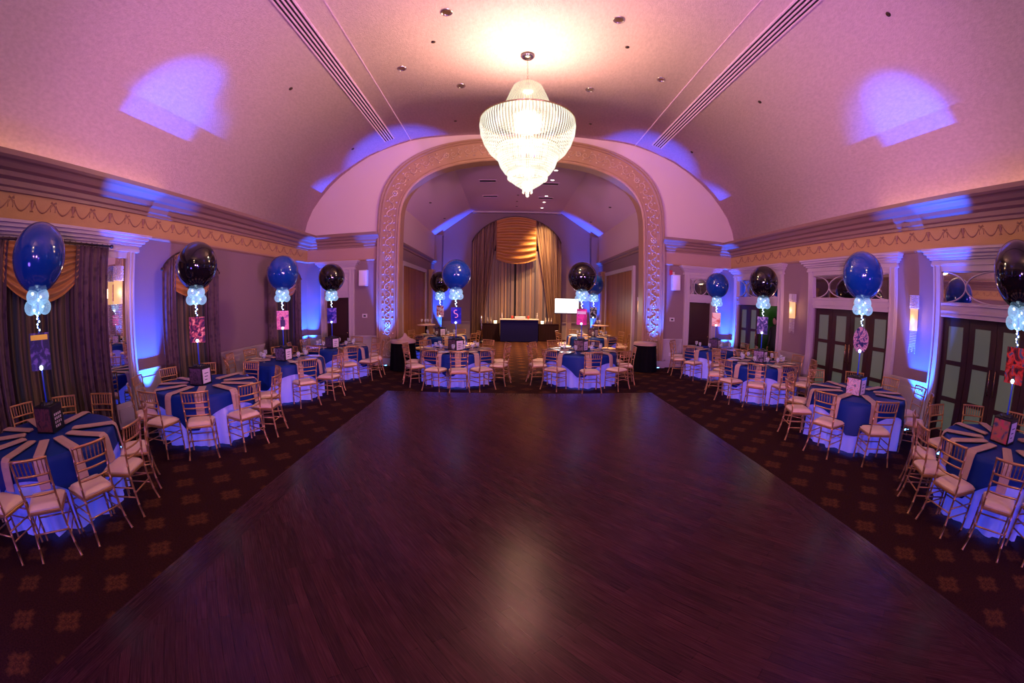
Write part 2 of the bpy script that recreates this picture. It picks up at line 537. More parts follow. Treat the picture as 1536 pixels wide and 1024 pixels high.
M_bal_c = glassy('clear_balloon_latex', (0.35, 0.55, 0.70), 0.70, 0.06, emis=(0.35, 0.72, 1.0), es=0.42)
M_bal_c.cycles.emission_sampling = 'NONE'
M_led = glow('cool_led', (0.75, 0.93, 1.0), 5.0)
M_rib = mat('blue_ribbon', (0.01, 0.05, 0.35), 0.3, emis=(0.02, 0.12, 1.0), es=0.5); M_rib.cycles.emission_sampling = 'NONE'
M_acr = mat('blue_acrylic_rod', (0.02, 0.05, 0.40), 0.15, emis=(0.02, 0.04, 0.9), es=0.16); M_acr.cycles.emission_sampling = 'NONE'
M_black = mat('black_card', (0.008, 0.006, 0.010), 0.35)
M_card = mat('white_card', (0.70, 0.60, 0.72), 0.5)
M_ink = mat('dark_ink', (0.05, 0.03, 0.12), 0.6)
M_drape = damask('mauve_damask', (0.060, 0.032, 0.048), (0.105, 0.060, 0.072), 8)
M_drape_far = stripe_cloth('striped_taupe_drape', [(0.10, 0.05, 0.045), (0.30, 0.18, 0.11), (0.14, 0.08, 0.07)], 16, 0.6, axis=0)
M_swag = mat('amber_satin', (0.42, 0.17, 0.03), 0.38, sheen=0.4)
M_sheer = stripe_cloth('striped_sheer_left', [(0.025, 0.032, 0.045), (0.075, 0.05, 0.035), (0.15, 0.10, 0.07), (0.035, 0.032, 0.04)], 9, 0.7, axis=1)
M_sheer_far = stripe_cloth('striped_sheer_far', [(0.10, 0.09, 0.12), (0.28, 0.20, 0.18), (0.20, 0.16, 0.18), (0.38, 0.24, 0.17)], 7, 0.7, axis=0)
M_rod = mat('bronze_rod', (0.06, 0.035, 0.03), 0.35, metal=0.7)
M_brass = mat('brass', (0.45, 0.30, 0.14), 0.25, metal=0.9)
M_navy = mat('navy_skirt', (0.009, 0.007, 0.085), 0.7, spec=0.1)
M_black_cloth = mat('black_linen', (0.004, 0.003, 0.006), 0.85, spec=0.08)
M_plum = mat('plum_linen', (0.025, 0.009, 0.014), 0.8, spec=0.1)
M_plastic = mat('black_plastic', (0.01, 0.01, 0.012), 0.35)
M_offwhite = mat('offwhite_plastic', (0.58, 0.52, 0.55), 0.45)
M_red = mat('red_plastic', (0.45, 0.02, 0.02), 0.35)
M_slot = mat('slot_dark', (0.015, 0.01, 0.012), 0.8)
M_skin = mat('skin', (0.35, 0.20, 0.14), 0.55)
M_suit = mat('black_suit', (0.006, 0.006, 0.008), 0.7)
M_green = mat('green_corridor_paint', (0.07, 0.16, 0.05), 0.8)
M_sconce = mat('sconce_shade', (0.25, 0.16, 0.12), 0.5, emis=(1.0, 0.50, 0.22), es=1.0); M_sconce.cycles.emission_sampling = 'NONE'
M_crystal = glassy('sconce_crystal', (0.85, 0.80, 0.88), 0.55, 0.08)
M_crys_hi = crystal_mat('chandelier_crystal', (1.0, 0.91, 0.68), 1.35, 0.28)
M_crys_lo = crystal_mat('chandelier_crown_crystal', (1.0, 0.80, 0.55), 1.0, 0.72)
M_down_on = glow('downlight_lit', (1.0, 0.85, 0.75), 6.0)
M_chrome = mat('chrome', (0.7, 0.66, 0.62), 0.15, metal=1.0)
M_screen = glow('tv_screen_white', (0.93, 0.98, 1.0), 2.2)
M_lens = glow('uplight_lens', (0.15, 0.45, 1.0), 8.0)
M_dark_void = mat('dark_back_panel', (0.02, 0.015, 0.02), 0.8)

# ================================================================== room shell
FR = 3.30      # frieze bottom
# vault profile: (distance from centre line, height)
VP = [(0, 7.33), (1.8, 7.31), (3.2, 7.25), (3.62, 7.19), (4.1, 7.07), (4.55, 6.93), (5.0, 6.75), (5.5, 6.46), (5.95, 6.15), (6.35, 5.80), (6.68, 5.42), (6.95, 5.05), (7.12, 4.65), (7.2, 4.30), (7.22, 4.08)]
def vz(d):
    d = abs(d)
    for (a, za), (b, zb) in zip(VP, VP[1:]):
        if a <= d <= b:
            return za + (zb - za) * (d - a) / (b - a)
    return 4.1

full = [(XC - a, z) for a, z in reversed(VP)] + [(XC + a, z) for a, z in VP[1:]]
mb = MB()
n = len(full)
outer = [(x, z + 0.25 + 0.0 * x) for x, z in full]
outer[0] = (full[0][0] - 0.25, full[0][1]); outer[-1] = (full[-1][0] + 0.25, full[-1][1])
for i in range(1, 5):
    outer[i] = (full[i][0] - 0.22, full[i][1] + 0.08); outer[-1 - i] = (full[-1 - i][0] + 0.22, full[-1 - i][1] + 0.08)
poly = full + outer[::-1]
V = [(x, YB - 0.2, z) for x, z in poly] + [(x, YA + 0.3, z) for x, z in poly]
k = len(poly)
F = [(i, (i + 1) % k, k + (i + 1) % k, k + i) for i in range(k)]
for i in range(n - 1):
    F.append((i, i + 1, k - 2 - i, k - 1 - i)); F.append((k + k - 1 - i, k + k - 2 - i, k + i + 1, k + i))
mb.add(V, F, True)
struct('ceiling', mb, M_ceil)

# thin moulding lines along the flat of the ceiling and linear slot diffusers
for side, sx in (('left', -1), ('right', 1)):
    mb = MB()
    d = 3.60
    x = XC + sx * d
    mb.box(x - 0.012, x + 0.012, YB, YA, vz(d) - 0.012, vz(d) + 0.02)
    struct('trim_ceiling_line_' + side, mb, M_ceil)
    d0, d1 = 4.02, 4.30
    t = empty('ceiling_slot_diffuser', (0, 0, 0), 0, 'long slotted air diffuser in the vault above the %s' % ('curtained windows' if sx < 0 else 'glazed doors'), 'air diffuser', 'slot diffusers along the vault')
    fr = MB()
    def V2(dd, off):   # point of the vault surface, off below it
        a = (vz(d1) - vz(d0)) / (d1 - d0)
        return (XC + sx * dd, vz(d0) + a * (dd - d0) - off)
    edges = [d0 + (d1 - d0) * i / 8 for i in range(9)]
    for i in range(0, 9, 2):
        c = edges[i]
        p = [V2(c - 0.012, 0.03), V2(c + 0.012, 0.03), V2(c + 0.012, -0.02), V2(c - 0.012, -0.02)]
        fr.prism(p, 'y', YB + 0.02, 11.3)
    fr.build('frame', M_ceil, t)
    sl = MB()
    sl.prism([V2(d0 - 0.01, 0.012), V2(d1 + 0.01, 0.012), V2(d1 + 0.01, -0.02), V2(d0 - 0.01, -0.02)], 'y', YB + 0.02, 11.3)
    sl.build('slots', M_slot, t)

# floors
mb = MB(); mb.box(XL - 0.3, XR + 0.3, YB - 0.3, YE + 0.3, -0.2, 0.0)
struct('floor', mb, M_carpet)
DX0, DX1, DY1 = -2.66, 3.28, 8.32
mb = MB(); mb.box(DX0 + 0.34, DX1 - 0.34, YB, DY1 - 0.34, 0.0, 0.012)
struct('floor_dance', mb, M_dance)
mb = MB()
mb.box(DX0, DX0 + 0.34, YB, DY1, 0.0, 0.0115); mb.box(DX1 - 0.34, DX1, YB, DY1, 0.0, 0.0115)
mb.box(DX0 + 0.34, DX1 - 0.34, DY1 - 0.34, DY1, 0.0, 0.0115)
struct('floor_dance_border', mb, M_border)

# side walls -----------------------------------------------------------
OPEN_R = [(1.35, 3.80), (5.15, 7.61), (9.12, 11.32)]
WT = 0.3
mb = MB()
y = YB
for a, b in OPEN_R:
    mb.box(XR, XR + WT, y, a, 0, FR)
    mb.box(XR, XR + WT, a, b, 2.12, FR)
    y = b
mb.box(XR, XR + WT, y, YA + 0.3, 0, FR)
struct('wall_right', mb, M_wall)
mb = MB(); mb.box(XL - WT, XL, YB, YA + 0.3, 0, FR)
struct('wall_left', mb, M_wall)
mb = MB(); mb.box(XL - WT, XR + WT, YB - 0.3, YB, 0, 7.6)
struct('wall_back', mb, M_wall)
for nm, x0, x1 in (('left', XL - WT, XL), ('right', XR, XR + WT)):
    mb = MB(); mb.box(x0, x1, YB, YA + 0.3, FR, 4.10)
    struct('wall_%s_frieze' % nm, mb, M_frieze)

CORN = [(0, 3.70), (0.05, 3.70), (0.05, 3.75), (0.09, 3.77), (0.10, 3.84), (0.18, 3.87), (0.20, 3.93), (0.28, 3.95), (0.33, 4.00), (0.36, 4.02), (0.42, 4.03), (0.46, 4.06), (0.46, 4.13), (0.40, 4.15), (-0.10, 4.15), (-0.10, 3.9), (0, 3.9)]
def run_x(prof, wall_x, sx, y0, y1, mb):
    """profile extruded along Y on a side wall; sx=+1: room lies toward +x"""
    mb.prism([(wall_x + sx * d, z) for d, z in prof], 'y', y0, y1)
def run_y(prof, wall_y, sy, x0, x1, mb):
    mb.prism([(wall_y + sy * d, z) for d, z in prof], 'x', x0, x1)
mb = MB(); run_x(CORN, XL, 1, YB, YA, mb); struct('trim_cornice_left', mb, M_corn)
mb = MB(); run_x(CORN, XR, -1, YB, YA, mb); struct('trim_cornice_right', mb, M_corn)
PIC = [(0, FR - 0.03), (0.02, FR - 0.03), (0.045, FR), (0.045, FR + 0.03), (0, FR + 0.03)]
mb = MB(); run_x(PIC, XL, 1, YB, YA, mb); struct('trim_frieze_rail_left', mb, M_arch)
mb = MB(); run_x(PIC, XR, -1, YB, YA, mb); struct('trim_frieze_rail_right', mb, M_arch)

# stencilled garlands on the friezes: bows, urns and hanging swags
def garland(wall_x, sx, y0, y1):
    mb = MB()
    X = wall_x + sx * 0.004
    step = 0.415
    i = 0; y = y0
    while y < y1:
        if i % 2 == 0:      # urn
            mb.tube([(X, y, 3.47), (X, y, 3.49), (X, y, 3.51), (X, y, 3.56), (X, y, 3.60), (X, y, 3.63)], [0.035, 0.012, 0.012, 0.035, 0.028, 0.04], 8)
            for q in (-1, 1):
                mb.tube([(X, y + q * 0.03, 3.57), (X, y + q * 0.055, 3.60), (X, y + q * 0.04, 3.63)], 0.006, 5)
        else:               # bow with ribbon tails
            for q in (-1, 1):
                mb.tube([(X, y, 3.62), (X, y + q * 0.045, 3.655), (X, y + q * 0.06, 3.63), (X, y, 3.62)], 0.008, 5)
                mb.tube([(X, y, 3.62), (X, y + q * 0.05, 3.56), (X, y + q * 0.045, 3.50)], 0.008, 5)
        pts = []
        for k in range(9):
            u = k / 8
            pts.append((X, y + 0.05 + (step - 0.10) * u, 3.60 - 0.13 * (1 - (2 * u - 1) ** 2)))
        mb.tube(pts, [0.007 + 0.008 * (1 - abs(2 * k / 8 - 1)) for k in range(9)], 6)
        y += step; i += 1
    return mb
tag(garland(XL, 1, -0.9, 11.2).build('trim_garland_left', M_garland), kind='structure')
tag(garland(XR, -1, -0.87, 11.2).build('trim_garland_right', M_garland), kind='structure')

# wainscot, chair rail, baseboard between the openings
def wainscot(mb, a, b, axis, wall, s):
    """raised frames on the wainscot between a and b"""
    def B(u0, u1, d0, d1, z0, z1):
        lo, hi = sorted((wall + s * d0, wall + s * d1))
        if axis == 'x': mb.box(lo, hi, u0, u1, z0, z1)
        else: mb.box(u0, u1, lo, hi, z0, z1)
    B(a, b, 0, 0.02, 0.0, 0.88)
    B(a, b, 0.02, 0.045, 0.0, 0.14)
    B(a, b, 0.02, 0.05, 0.84, 0.88); B(a, b, 0.02, 0.07, 0.88, 0.92)
    nn = max(1, round((b - a) / 0.9)); w_ = (b - a) / nn
    for i in range(nn):
        u0, u1 = a + i * w_ + 0.10, a + (i + 1) * w_ - 0.10
        if u1 - u0 < 0.08: continue
        B(u0, u1, 0.02, 0.032, 0.22, 0.245); B(u0, u1, 0.02, 0.032, 0.74, 0.765)
        B(u0, u0 + 0.025, 0.02, 0.032, 0.22, 0.765); B(u1 - 0.025, u1, 0.02, 0.032, 0.22, 0.765)
mb = MB()
for a, b in ((YB, 1.15), (4.0, 4.95), (7.81, 8.92), (11.52, YA)):
    wainscot(mb, a, b, 'x', XR, -1)
struct('trim_wainscot_right', mb, M_wains)
mb = MB()
for a, b in ((YB, 0.5), (4.72, 5.33), (7.2, 9.2), (11.2, YA)):
    wainscot(mb, a, b, 'x', XL, 1)
struct('trim_wainscot_left', mb, M_wains)

# arch wall -------------------------------------------------------------
AXC = 0.43
def arch_curve(a, spring, h, ex, x0=AXC, steps=40):
    pts = [(x0 - a, 0.0), (x0 - a, spring * 0.5)]
    for i in range(steps + 1):
        t = pi - pi * i / steps
        c, s_ = cos(t), sin(t)
        pts.append((x0 + a * math.copysign(abs(c) ** (2 / ex), c), spring + h * abs(s_) ** (2 / ex)))
    pts += [(x0 + a, spring * 0.5), (x0 + a, 0.0)]
    return pts
A_out = arch_curve(4.50, 4.4, 2.77, 2.85)
A_in = arch_curve(3.76, 4.4, 1.98, 2.7)
# wall with the arched opening and two door openings
def wall_with_arch():
    mb = MB()
    top = [(x, z) for x, z in full]
    left_part = []
    op = A_in
    half = len(op) // 2
    # left region and right region as polygons, split at the crown
    xs = op[half][0]
    ztop = vz(xs - XC)
    Lp = [(XL, 0), (-5.85, 0), (-5.85, 2.12), (-5.02, 2.12), (-5.02, 0)] + op[:half + 1] + [(xs, ztop)] + [p for p in reversed(full) if p[0] < xs - 0.01] + [(XL, 4.08)]
    Rp = [(XR, 0), (6.69, 0), (6.69, 2.14), (5.85, 2.14), (5.85, 0)] + list(reversed(op[half:])) + [(xs, ztop)] + [p for p in full if p[0] > xs + 0.01] + [(XR, 4.08)]
    mb.prism(Lp, 'y', YA, YA + 0.3)
    mb.prism(Rp, 'y', YA, YA + 0.3)
    return mb
mb = wall_with_arch()
struct('wall_arch', mb, M_wall_pale)
# painted lower zone and rose frieze either side of the arch
mb = MB()
mb.box(XL, -5.85, YA - 0.01, YA, 0, FR); mb.box(-5.85, -5.02, YA - 0.01, YA, 2.12, FR); mb.box(-5.02, -4.0, YA - 0.01, YA, 0, FR)
struct('wall_arch_left_field', mb, M_wall)
mb = MB()
mb.box(6.69, XR, YA - 0.01, YA, 0, FR); mb.box(5.85, 6.69, YA - 0.01, YA, 2.14, FR); mb.box(4.86, 5.85, YA - 0.01, YA, 0, FR)
struct('wall_arch_right_field', mb, M_wall)
for nm, a, b in (('left', XL, -4.0), ('right', 4.86, XR)):
    mb = MB(); mb.box(a, b, YA - 0.012, YA, FR, 3.75); struct('wall_arch_frieze_' + nm, mb, M_frieze_far)
    mb = MB(); run_y([(d * 0.55, z) for d, z in CORN if d >= 0] , YA, -1, a, b, mb); struct('trim_cornice_arch_' + nm, mb, M_corn)
    mb = MB(); run_y(PIC, YA - 0.01, -1, a, b, mb); struct('trim_frieze_rail_arch_' + nm, mb, M_arch)
mb = MB()
wainscot(mb, XL, -6.06, 'y', YA - 0.01, -1); wainscot(mb, -4.82, -4.08, 'y', YA - 0.01, -1)
struct('trim_wainscot_arch_left', mb, M_trim)
mb = MB()
wainscot(mb, 4.94, 5.64, 'y', YA - 0.01, -1); wainscot(mb, 7.02, XR, 'y', YA - 0.01, -1)
struct('trim_wainscot_arch_right', mb, M_trim)

# gilt arch surround: swept from an inner to an outer curve
def arch_mix(t):
    return [(a[0] * (1 - t) + b[0] * t, a[1] * (1 - t) + b[1] * t) for a, b in zip(A_in, A_out)]
def arch_band(mb, stations):
    """stations: (t across the band 0 inner..1 outer, y depth)"""
    cur = [[(x, yd, z) for x, z in arch_mix(t)] for t, yd in stations]
    m_ = len(cur[0]); V = []; F = []
    for c in cur: V += c
    for i in range(len(cur) - 1):
        for j in range(m_ - 1):
            F.append((i * m_ + j, i * m_ + j + 1, (i + 1) * m_ + j + 1, (i + 1) * m_ + j))
    mb.add(V, F, False)
mb = MB()
F0 = YA - 0.10
arch_band(mb, [(-0.012, YA + 0.33), (-0.012, F0 - 0.02), (0.03, F0 - 0.05), (0.08, F0 - 0.05), (0.11, F0), (0.14, F0 - 0.03), (0.18, F0 - 0.03), (0.20, F0 + 0.03),
               (0.80, F0 + 0.03), (0.82, F0 - 0.03), (0.86, F0 - 0.03), (0.89, F0), (0.92, F0 - 0.05), (0.97, F0 - 0.05), (1.0, F0), (1.0, YA + 0.05)])
struct('trim_arch_surround', mb, M_arch, fix=True)
# base blocks under the arch
mb = MB()
mb.box(AXC - 4.56, AXC - 3.72, F0 - 0.09, YA, 0, 0.22); mb.box(AXC + 3.72, AXC + 4.56, F0 - 0.09, YA, 0, 0.22)
struct('trim_arch_plinths', mb, M_trim)
# carved scrolls in the arch band
def arch_at(s_, t):
    P = arch_mix(t)
    acc = [0]
    for a, b in zip(P, P[1:]):
        acc.append(acc[-1] + math.hypot(b[0] - a[0], b[1] - a[1]))
    s_ = max(0, min(acc[-1] - 1e-4, s_ * acc[-1]))
    for i in range(len(P) - 1):
        if acc[i] <= s_ <= acc[i + 1]:
            u = (s_ - acc[i]) / (acc[i + 1] - acc[i])
            x = P[i][0] + (P[i + 1][0] - P[i][0]) * u; z = P[i][1] + (P[i + 1][1] - P[i][1]) * u
            dx, dz = P[i + 1][0] - P[i][0], P[i + 1][1] - P[i][1]
            l = math.hypot(dx, dz)
            return x, z, dx / l, dz / l
def scrolls():
    mb = MB()
    NS = 84
    yy = F0 + 0.022
    for i in range(NS):
        s_ = 0.012 + (i + 0.5) / NS * 0.976
        x, z, tx, tz = arch_at(s_, 0.5)
        nx, nz = -tz, tx
        f = 1 if i % 2 else -1
        if i % 9 == 4:      # rosette
            for k in range(8):
                a = k * pi / 4
                cx_, cz_ = x + 0.075 * cos(a), z + 0.075 * sin(a)
                mb.ball((cx_, yy, cz_), 0.036, 0.018, 0.036, 8, 5)
            mb.ball((x, yy - 0.005, z), 0.04, 0.03, 0.04, 8, 5)
            continue
        pts = []
        for k in range(15):  # spiral leaf scroll
            a = k / 14 * 2.3 * pi
            r = 0.125 * (1 - k / 16)
            u, v = r * cos(a), r * sin(a) * f
            pts.append((x + tx * u + nx * v, yy, z + tz * u + nz * v))
        mb.tube(pts, [0.021 * (1 - k / 22) for k in range(15)], 5)
        for q in (-1, 1):    # small leaves beside the scroll
            u, v = -0.05, 0.155 * q
            mb.ball((x + tx * u + nx * v, yy, z + tz * u + nz * v), 0.045, 0.015, 0.03, 7, 4)
    return mb
struct('trim_arch_scrollwork', scrolls(), M_relief)

# room beyond the arch -----------------------------------------------------
BX0, BX1 = -3.80, 4.70
BC = 0.42
mb = MB(); mb.box(BX0 - 0.2, BX1 + 0.2, YE, YE + 0.2, 0, 7.0); struct('wall_far', mb, M_wall)
for nm, x0, x1, sx in (('left', BX0 - 0.25, BX0, 1), ('right', BX1, BX1 + 0.25, -1)):
    mb = MB(); mb.box(x0, x1, YA + 0.3, YE, 0, 4.0); struct('wall_far_%s' % nm, mb, M_wall)
    mb = MB(); mb.box(x0, x1, YA + 0.3, YE, 4.0, 5.55); struct('wall_far_%s_upper' % nm, mb, M_wall_pale)
    mb = MB(); run_x([(0, 3.88), (0.05, 3.88), (0.06, 3.94), (0.14, 3.98), (0.16, 4.04), (0, 4.04)], x1 if sx > 0 else x0, sx, YA + 0.31, YE - 0.45, mb)
    struct('trim_far_cornice_%s' % nm, mb, M_corn)
    mb = MB(); wx = x1 if sx > 0 else x0
    lo, hi = sorted((wx, wx + sx * 0.40)); mb.box(lo, hi, YE - 0.45, YE, 0, 5.40)
    struct('trim_far_pier_%s' % nm, mb, M_wall)
mb = MB()
prof = [(BX0 - 0.2, 5.25), (BC - 2.35, 6.70), (BC + 2.35, 6.70), (BX1 + 0.2, 5.30), (BX1 + 0.2, 5.5), (BC + 2.35, 6.9), (BC - 2.35, 6.9), (BX0 - 0.2, 5.45)]
mb.prism(prof, 'y', YA + 0.3, YE + 0.1)
struct('ceiling_far', mb, M_far_ceil)
mb = MB(); mb.box(BC - 2.3, BC + 2.3, YE - 0.22, YE, 6.62, 6.71); struct('trim_far_ceiling_edge', mb, M_trim)

# folding wall panels in white frames, one each side
for nm, wx, sx, y0, y1, lab in (('folding_wall', BX0, 1, 13.7, 17.6, 'brown folding wall in a white frame beyond the arch, curtain-window side'),
                                ('folding_wall', BX1, -1, 14.2, 18.2, 'brown folding wall in a white frame beyond the arch, glazed-door side')):
    t = empty(nm, (wx, (y0 + y1) / 2, 0), 0, lab, 'folding wall', 'folding walls beyond the arch')
    h = (y1 - y0) / 2
    def Bx(m_, u0, u1, d0, d1, z0, z1):
        lo, hi = sorted((sx * d0, sx * d1)); m_.box(lo, hi, u0, u1, z0, z1)
    m_ = MB()
    Bx(m_, -h - 0.16, -h, 0, 0.10, 0, 3.42); Bx(m_, h, h + 0.16, 0, 0.10, 0, 3.42); Bx(m_, -h, h, 0, 0.10, 3.26, 3.42)
    m_.build('frame', M_trim, t)
    for i in range(4):
        m_ = MB(); a = -h + i * h / 2; Bx(m_, a + 0.008, a + h / 2 - 0.008, 0.0, 0.045, 0.01, 3.26)
        for zz in (1.1, 2.2): Bx(m_, a + 0.008, a + h / 2 - 0.008, 0.045, 0.050, zz - 0.006, zz + 0.006)
        m_.build('panel', M_panel_wood, t)
# pilasters with capitals near the far corners
for wx, sx in ((BX0, 1), (BX1, -1)):
    mb = MB()
    for a, b, d in ((18.75, 19.15, 0.14),):
        lo, hi = sorted((wx, wx + sx * d)); mb.box(lo, hi, a, b, 0, 3.3)
        lo, hi = sorted((wx, wx + sx * (d + 0.05))); mb.box(lo, hi, a - 0.05, b + 0.05, 3.3, 3.38)
        lo, hi = sorted((wx, wx + sx * (d + 0.10))); mb.box(lo, hi, a - 0.09, b + 0.09, 3.38, 3.5)
        lo, hi = sorted((wx, wx + sx * (d + 0.04))); mb.box(lo, hi, a - 0.04, b + 0.04, 0, 0.25)
    struct('trim_far_pilaster_%s' % ('left' if sx > 0 else 'right'), mb, M_arch)
mb = MB()
wainscot(mb, BX0 + 0.4, -1.95, 'y', YE, -1); wainscot(mb, 2.85, BX1 - 0.4, 'y', YE, -1)
struct('trim_far_wainscot', mb, M_wains)

# ================================================================== door frames
def casing(t, a, b, top=3.0, z_open=2.12, w_=0.2, axis='y', wall=0.0, s=-1, transom=True, head=0.16):
    """door surround as parts of thing t; a..b is the opening along the wall (local coordinates)"""
    m_ = MB()
    def B(u0, u1, d0, d1, z0, z1, mm=None):
        mm = mm or m_
        lo, hi = sorted((wall + s * d0, wall + s * d1))
        if axis == 'x': mm.box(lo, hi, u0, u1, z0, z1)
        else: mm.box(u0, u1, lo, hi, z0, z1)
    for (u0, u1) in ((a - w_, a), (b, b + w_)):
        B(u0, u1, 0, 0.07, 0, top)
        B(u0 + 0.02, u0 + 0.05, 0.07, 0.095, 0, top); B(u1 - 0.05, u1 - 0.02, 0.07, 0.095, 0, top)
        B(u0 - 0.01, u1 + 0.01, 0, 0.11, 0, 0.20)
    B(a, b, 0, 0.07, top - 0.10, top)
    if transom:
        B(a, b, 0, 0.075, z_open, z_open + 0.24)
        B(a, b, 0.075, 0.10, z_open + 0.07, z_open + 0.11); B(a, b, 0.075, 0.10, z_open + 0.20, z_open + 0.24)
        B(a, b, 0.05, 0.085, z_open, z_open + 0.03)
    for (d, z0, z1) in ((0.09, 0.0, 0.04), (0.075, 0.04, 0.10), (0.11, 0.10, 0.14), (0.15, 0.14, 0.19), (0.20, 0.19, 0.24), (0.23, 0.24, 0.28)):
        e = d - 0.05
        B(a - w_ - e, b + w_ + e, 0, d, top + z0, top + z1)
    m_.build('casing', M_trim, t)

def transom_glass(t, a, b, z0, z1, axis, wall, s, circles=True):
    g = MB()
    lo, hi = sorted((wall + s * 0.012, wall + s * 0.022))
    if axis == 'x': g.box(lo, hi, a, b, z0, z1)
    else: g.box(a, b, lo, hi, z0, z1)
    g.build('transom_mirror', M_mirror, t)
    m_ = MB()
    def P(u, z): return (wall + s * 0.035, u, z) if axis == 'x' else (u, wall + s * 0.035, z)
    r = (z1 - z0) / 2
    zc = (z0 + z1) / 2
    W = b - a
    rz_ = r - 0.006
    if W > 1.2:
        arcs = [((a + b) / 2, 0.28 * W, 0, 2 * pi), (a, 0.22 * W, -pi / 2, pi / 2), (b, 0.22 * W, pi / 2, 3 * pi / 2)]
    else:
        arcs = [((a + b) / 2, 0.30 * W, 0, 2 * pi), (a, 0.20 * W, -pi / 2, pi / 2), (b, 0.20 * W, pi / 2, 3 * pi / 2)]
    for c, rx, t0, t1 in arcs:
        fullc = t1 - t0 > 6
        kk = 44 if fullc else 23
        m_.tube([P(c + rx * cos(t0 + (t1 - t0) * k / (kk if fullc else kk - 1)), zc + rz_ * sin(t0 + (t1 - t0) * k / (kk if fullc else kk - 1))) for k in range(kk)], 0.013, 6, closed=fullc)
    m_.tube([P(a, z0 + 0.01), P(b, z0 + 0.01)], 0.012, 6); m_.tube([P(a, z1 - 0.01), P(b, z1 - 0.01)], 0.012, 6)
    m_.build('tracery', M_trim, t)

def leaf(t, a, b, h, wall, s, rows=3, axis='x', depth=(-0.10, -0.055), swing=None):
    """one narrow glazed leaf: frame + panes"""
    m_ = MB(); st = 0.135
    W = b - a
    d0, d1 = depth
    def B(mm, u0, u1, e0, e1, z0, z1):
        lo, hi = sorted((wall + s * e0, wall + s * e1))
        if axis == 'x': mm.box(lo, hi, u0, u1, z0, z1)
        else: mm.box(u0, u1, lo, hi, z0, z1)
    B(m_, a + 0.004, a + st, d0, d1, 0.01, h); B(m_, b - st, b - 0.004, d0, d1, 0.01, h)
    zs = [0.16, 0.72, 1.36, h - 0.13]
    rails = [(0.01, 0.16), (0.68, 0.76), (1.31, 1.39), (h - 0.14, h)]
    for z0, z1 in rails: B(m_, a + st, b - st, d0, d1, z0, z1)
    d = m_.build('leaf', M_dark_wood, t)
    for (z0, z1) in ((0.16, 0.68), (0.76, 1.31), (1.39, h - 0.14)):
        p = MB(); B(p, a + st, b - st, d0 + 0.015, d1 - 0.012, z0, z1)
        p.build('pane', M_frost, d)
    return d

nd = 0
for (a, b), lab in zip(OPEN_R, ('white-framed dark glazed folding doors under an arc-tracery transom behind the big black balloon',
                                'white-framed dark glazed folding doors between the two crystal wall sconces',
                                'white-framed doorway standing half open onto a green corridor')):
    nd += 1
    c = (a + b) / 2; h = (b - a) / 2
    t = empty('door_%d' % nd, (XR, c, 0)); tag(t, lab, None, None, 'structure')
    casing(t, -h, h, axis='x', s=-1)
    transom_glass(t, -h, h, 2.36, 2.90, 'x', 0, -1)
    q = h / 2
    for i in range(4):
        if nd == 3 and i < 2:
            continue
        lf = leaf(t, -h + i * q, -h + (i + 1) * q, 2.11, 0, -1)
        if i in (1, 2):
            hd = MB(); u = -h + (i + (0.9 if i == 1 else 0.1)) * q
            hd.tube([(0.05, u, 0.95), (0.0, u, 0.95), (0.0, u, 1.35), (0.05, u, 1.35)], 0.011, 8)
            hd.build('handle', M_brass, lf)
# opened leaves of the corridor door, folded back into the corridor
t3 = bpy.data.objects['door_3']
for i, yy in enumerate((-1.06, -1.00)):
    m_ = MB(); m_.box(0.12, 0.62, yy, yy + 0.045, 0.01, 2.11); m_.build('leaf', M_dark_wood, t3)

# corridor behind door 3
mb = MB()
mb.box(9.6, 9.7, 8.6, 11.9, 0, 2.6)
mb.box(XR + WT, 9.6, 8.5, 8.6, 0, 2.6); mb.box(XR + WT, 9.6, 11.75, 11.85, 0, 2.6)
struct('wall_corridor', mb, M_green)
mb = MB(); mb.box(XR + WT, 9.7, 8.5, 11.9, 2.6, 2.7); struct('ceiling_corridor', mb, M_wall)
mb = MB(); mb.box(XR, 9.7, 8.5, 11.9, -0.1, 0.0); struct('floor_corridor', mb, M_dark_void)
lamp('corridor_lamp', 'POINT', (9.0, 11.2, 2.3), 4, (0.55, 1.0, 0.35), size=0.1)
# dark boxes closing the other two doorways
mb = MB()
for a, b in OPEN_R[:2]: mb.box(XR + 0.16, XR + 0.29, a, b, 0, 2.12)
struct('wall_right_backing', mb, M_dark_void)

# doors in the arch wall
def arch_door(name, a, b, lab, kind):
    c = (a + b) / 2; h = (b - a) / 2
    t = empty(name, (c, YA - 0.01, 0)); tag(t, lab, None, None, 'structure')
    casing(t, -h, h, axis='y', s=-1, w_=0.19)
    m_ = MB(); m_.box(-h + 0.005, h - 0.005, 0.04, 0.09, 0.01, 2.11); m_.box(-h + 0.12, h - 0.12, 0.03, 0.04, 0.25, 0.95); m_.box(-h + 0.12, h - 0.12, 0.03, 0.04, 1.08, 1.95)
    d = m_.build('leaf', M_dark_wood, t)
    k_ = MB(); k_.ball((h - 0.08, -0.01, 1.0), 0.03); k_.tube([(h - 0.08, 0.03, 1.0), (h - 0.08, -0.01, 1.0)], 0.012, 8); k_.build('knob', M_brass, d)
    if kind == 'carved':
        p = MB(); p.box(-h, h, -0.03, 0.0, 2.36, 2.90)
        for q in (-1, 1):
            pts = []
            for k in range(22):
                an = k / 21 * 2.6 * pi; r = 0.17 * (1 - k / 25)
                pts.append((q * (0.19 + r * cos(an) * 0.9), -0.035, 2.63 + r * sin(an)))
            p.tube(pts, 0.014, 6)
        p.ball((0, -0.035, 2.63), 0.05, 0.03, 0.09, 10, 6)
        p.build('carved_panel', M_trim, t)
    else:
        transom_glass(t, -h, h, 2.36, 2.90, 'y', 0, -1)
    return t
